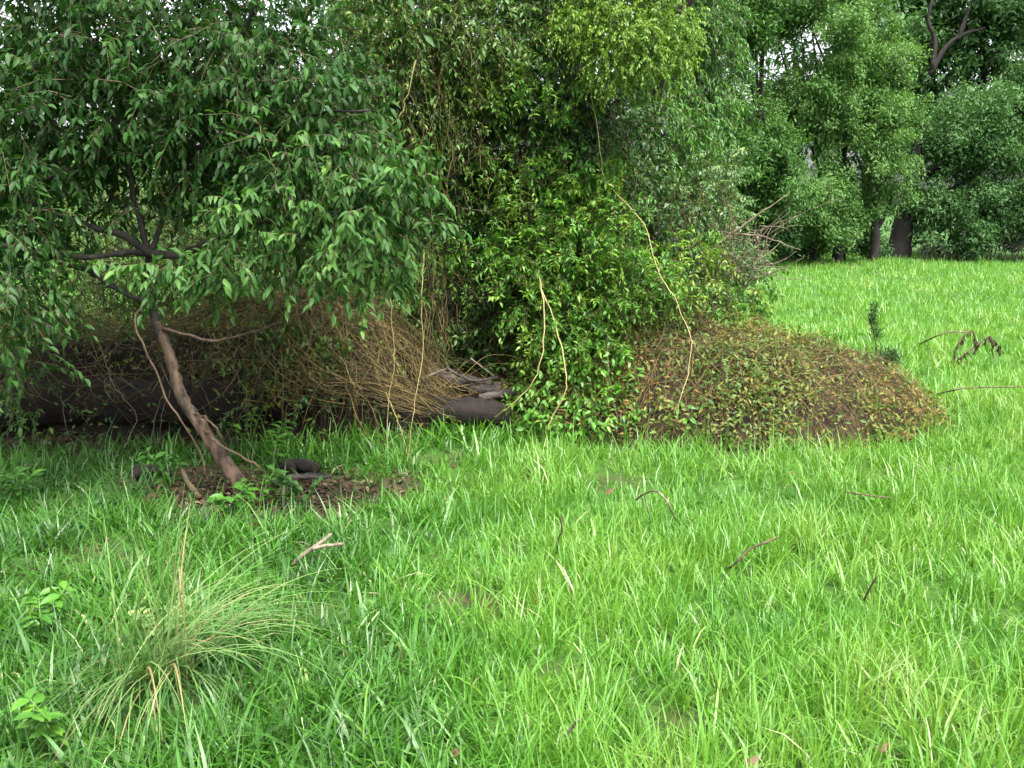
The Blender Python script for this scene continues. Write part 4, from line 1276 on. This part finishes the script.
# sedge tussock, blade by blade
tb_ = G(160, 690)
tu = thing('sedge_tussock', 'arching straw-tipped sedge tussock in the grass at lower left', 'grass tussock', tb_)
for i in range(190):
    m_ = MB()
    if i < 80:      # sweep to the right
        hd, l, ln, bd = rng.normal(.15, .55), rng.uniform(.45, .75), rng.uniform(.1, .5), rng.uniform(1.2, 1.9)
    elif i < 145:   # fall toward the viewer
        hd, l, ln, bd = rng.normal(-1.45, .45), rng.uniform(.45, .75), rng.uniform(.3, .8), rng.uniform(1.3, 2.1)
    else:           # upright
        hd, l, ln, bd = rng.uniform(0, 6.28), rng.uniform(.4, .7), rng.uniform(.0, .25), rng.uniform(.15, .6)
    ti = float(np.clip(rng.normal(.48, .28), .05, 1))
    bx_ = tb_ + np.array([*rng.normal(0, .06, 2), 0])
    K = 9
    t = np.linspace(0, 1, K)
    an = ln + bd * (t[1:] + t[:-1]) / 2
    hx = np.concatenate([[0], np.cumsum(np.sin(an))]) * l / (K - 1)
    hz = np.concatenate([[0], np.cumsum(np.cos(an))]) * l / (K - 1)
    Cc = bx_ + np.stack([hx * math.cos(hd), hx * math.sin(hd), np.maximum(hz, .01)], -1)
    sd = np.array([-math.sin(hd), math.cos(hd), .25])
    wv = sd[None] * (np.interp(t, [0, .5, 1], [1, .9, .1]) * rng.uniform(.0018, .0036))[:, None]
    V = np.stack([Cc + wv, Cc - wv], 1).reshape(-1, 3)
    k_ = np.arange(K - 1) * 2
    m_.add(V, Q=np.stack([k_, k_ + 1, k_ + 3, k_ + 2], -1), c=ti)
    m_.build('blade', M['sedge'], tu)


# small broad-leaved weeds, leaf by leaf
def weed(label, base, h, nst, L, W, tint, mat='vine', group='broad-leaved weeds'):
    w_ = thing('leafy_weed', label, 'weed', base, group)
    for s in range(nst):
        a = rng.uniform(0, 6.28)
        e = base + np.array([math.cos(a) * h * .45, math.sin(a) * h * .45, h * rng.uniform(.6, 1.0)])
        m_ = MB()
        S_ = branch(m_, [base + np.array([0, 0, -.02]), base * .5 + e * .5 + np.array([0, 0, .12 * h]), e], .0035, .002, 8, 4, .03)
        m_.build('stem', M['sedge'], w_)
        for q in range(2, 8):
            for sg in (-1, 1):
                m_ = MB()
                d = norm(np.array([math.cos(a + sg * 1.4 + rng.normal(0, .4)), math.sin(a + sg * 1.4 + rng.normal(0, .4)), rng.uniform(-.1, .5)]))
                l = L * rng.uniform(.7, 1.2)
                add_leaves(m_, S_[q][None], d[None], norm(UP + .35 * rng.normal(0, 1, 3))[None], l, l * W / L, float(np.clip(tint + rng.normal(0, .1), 0, 1)), True)
                m_.build('leaf', M[mat], w_)


for lab, px, py, h, ns, L, W, ti, mt in (
        ('leafy green weed right at the foot of the leaning trunk', 258, 512, .22, 4, .085, .038, .45, 'vine'),
        ('dark leafy weed among dead leaves right of the leaning trunk', 302, 512, .22, 4, .085, .036, .5, 'dark_vine'),
        ('leafy weed on bare soil left of the forked stick', 232, 522, .16, 3, .075, .034, .5, 'vine'),
        ('bright light green seedling against the dark log behind the trunk', 248, 452, .34, 3, .07, .034, .75, 'vine'),
        ('tall weed with drooping leaves right of the dark hollow', 272, 470, .30, 3, .095, .030, .5, 'vine'),
        ('pale lime rosette weed growing in the sedge tussock', 163, 655, .20, 4, .045, .030, .85, 'pale'),
        ('bright green weed at the bottom left corner', 60, 752, .18, 3, .06, .036, .6, 'vine'),
        ('leafy weed in the grass left of the sedge tussock', 42, 640, .20, 4, .08, .030, .5, 'vine'),
        ('dark green weed at the left edge in front of the hollow', 22, 500, .22, 4, .08, .032, .42, 'vine'),
        ('bushy weed growing left of the trunk near the short dark log', 172, 492, .26, 4, .09, .030, .45, 'vine')):
    weed(lab, G(px, py), h, ns, L, W, ti, mt)
p_ = P(852, 424, 6.75)
weed('small bright green sprout growing on the brown heap', p_, .16, 3, .07, .04, .72)

# fallen brown leaves on the grass
for lab, px, py, z, L in (('orange-brown fallen leaf at the bottom edge left of centre', 449, 756, .07, .05), ('reddish fallen leaf at the bottom edge right of centre', 877, 750, .08, .05), ('brown curled leaf at the bottom right corner', 745, 764, .08, .05), ('brown leaf scrap in the grass before the brown heap', 605, 494, .12, .06)):
    m_ = MB()
    c = G(px, py, z)
    add_leaves(m_, np.zeros((1, 3)), norm(np.array([[.6, -.3, .5]])), norm(np.array([[.2, -.7, .6]])), L, L * .5, .9, True)
    o = tag(m_.build('fallen_leaf', M['litter'], None), lab, 'leaf')
    o.location = c.tolist()
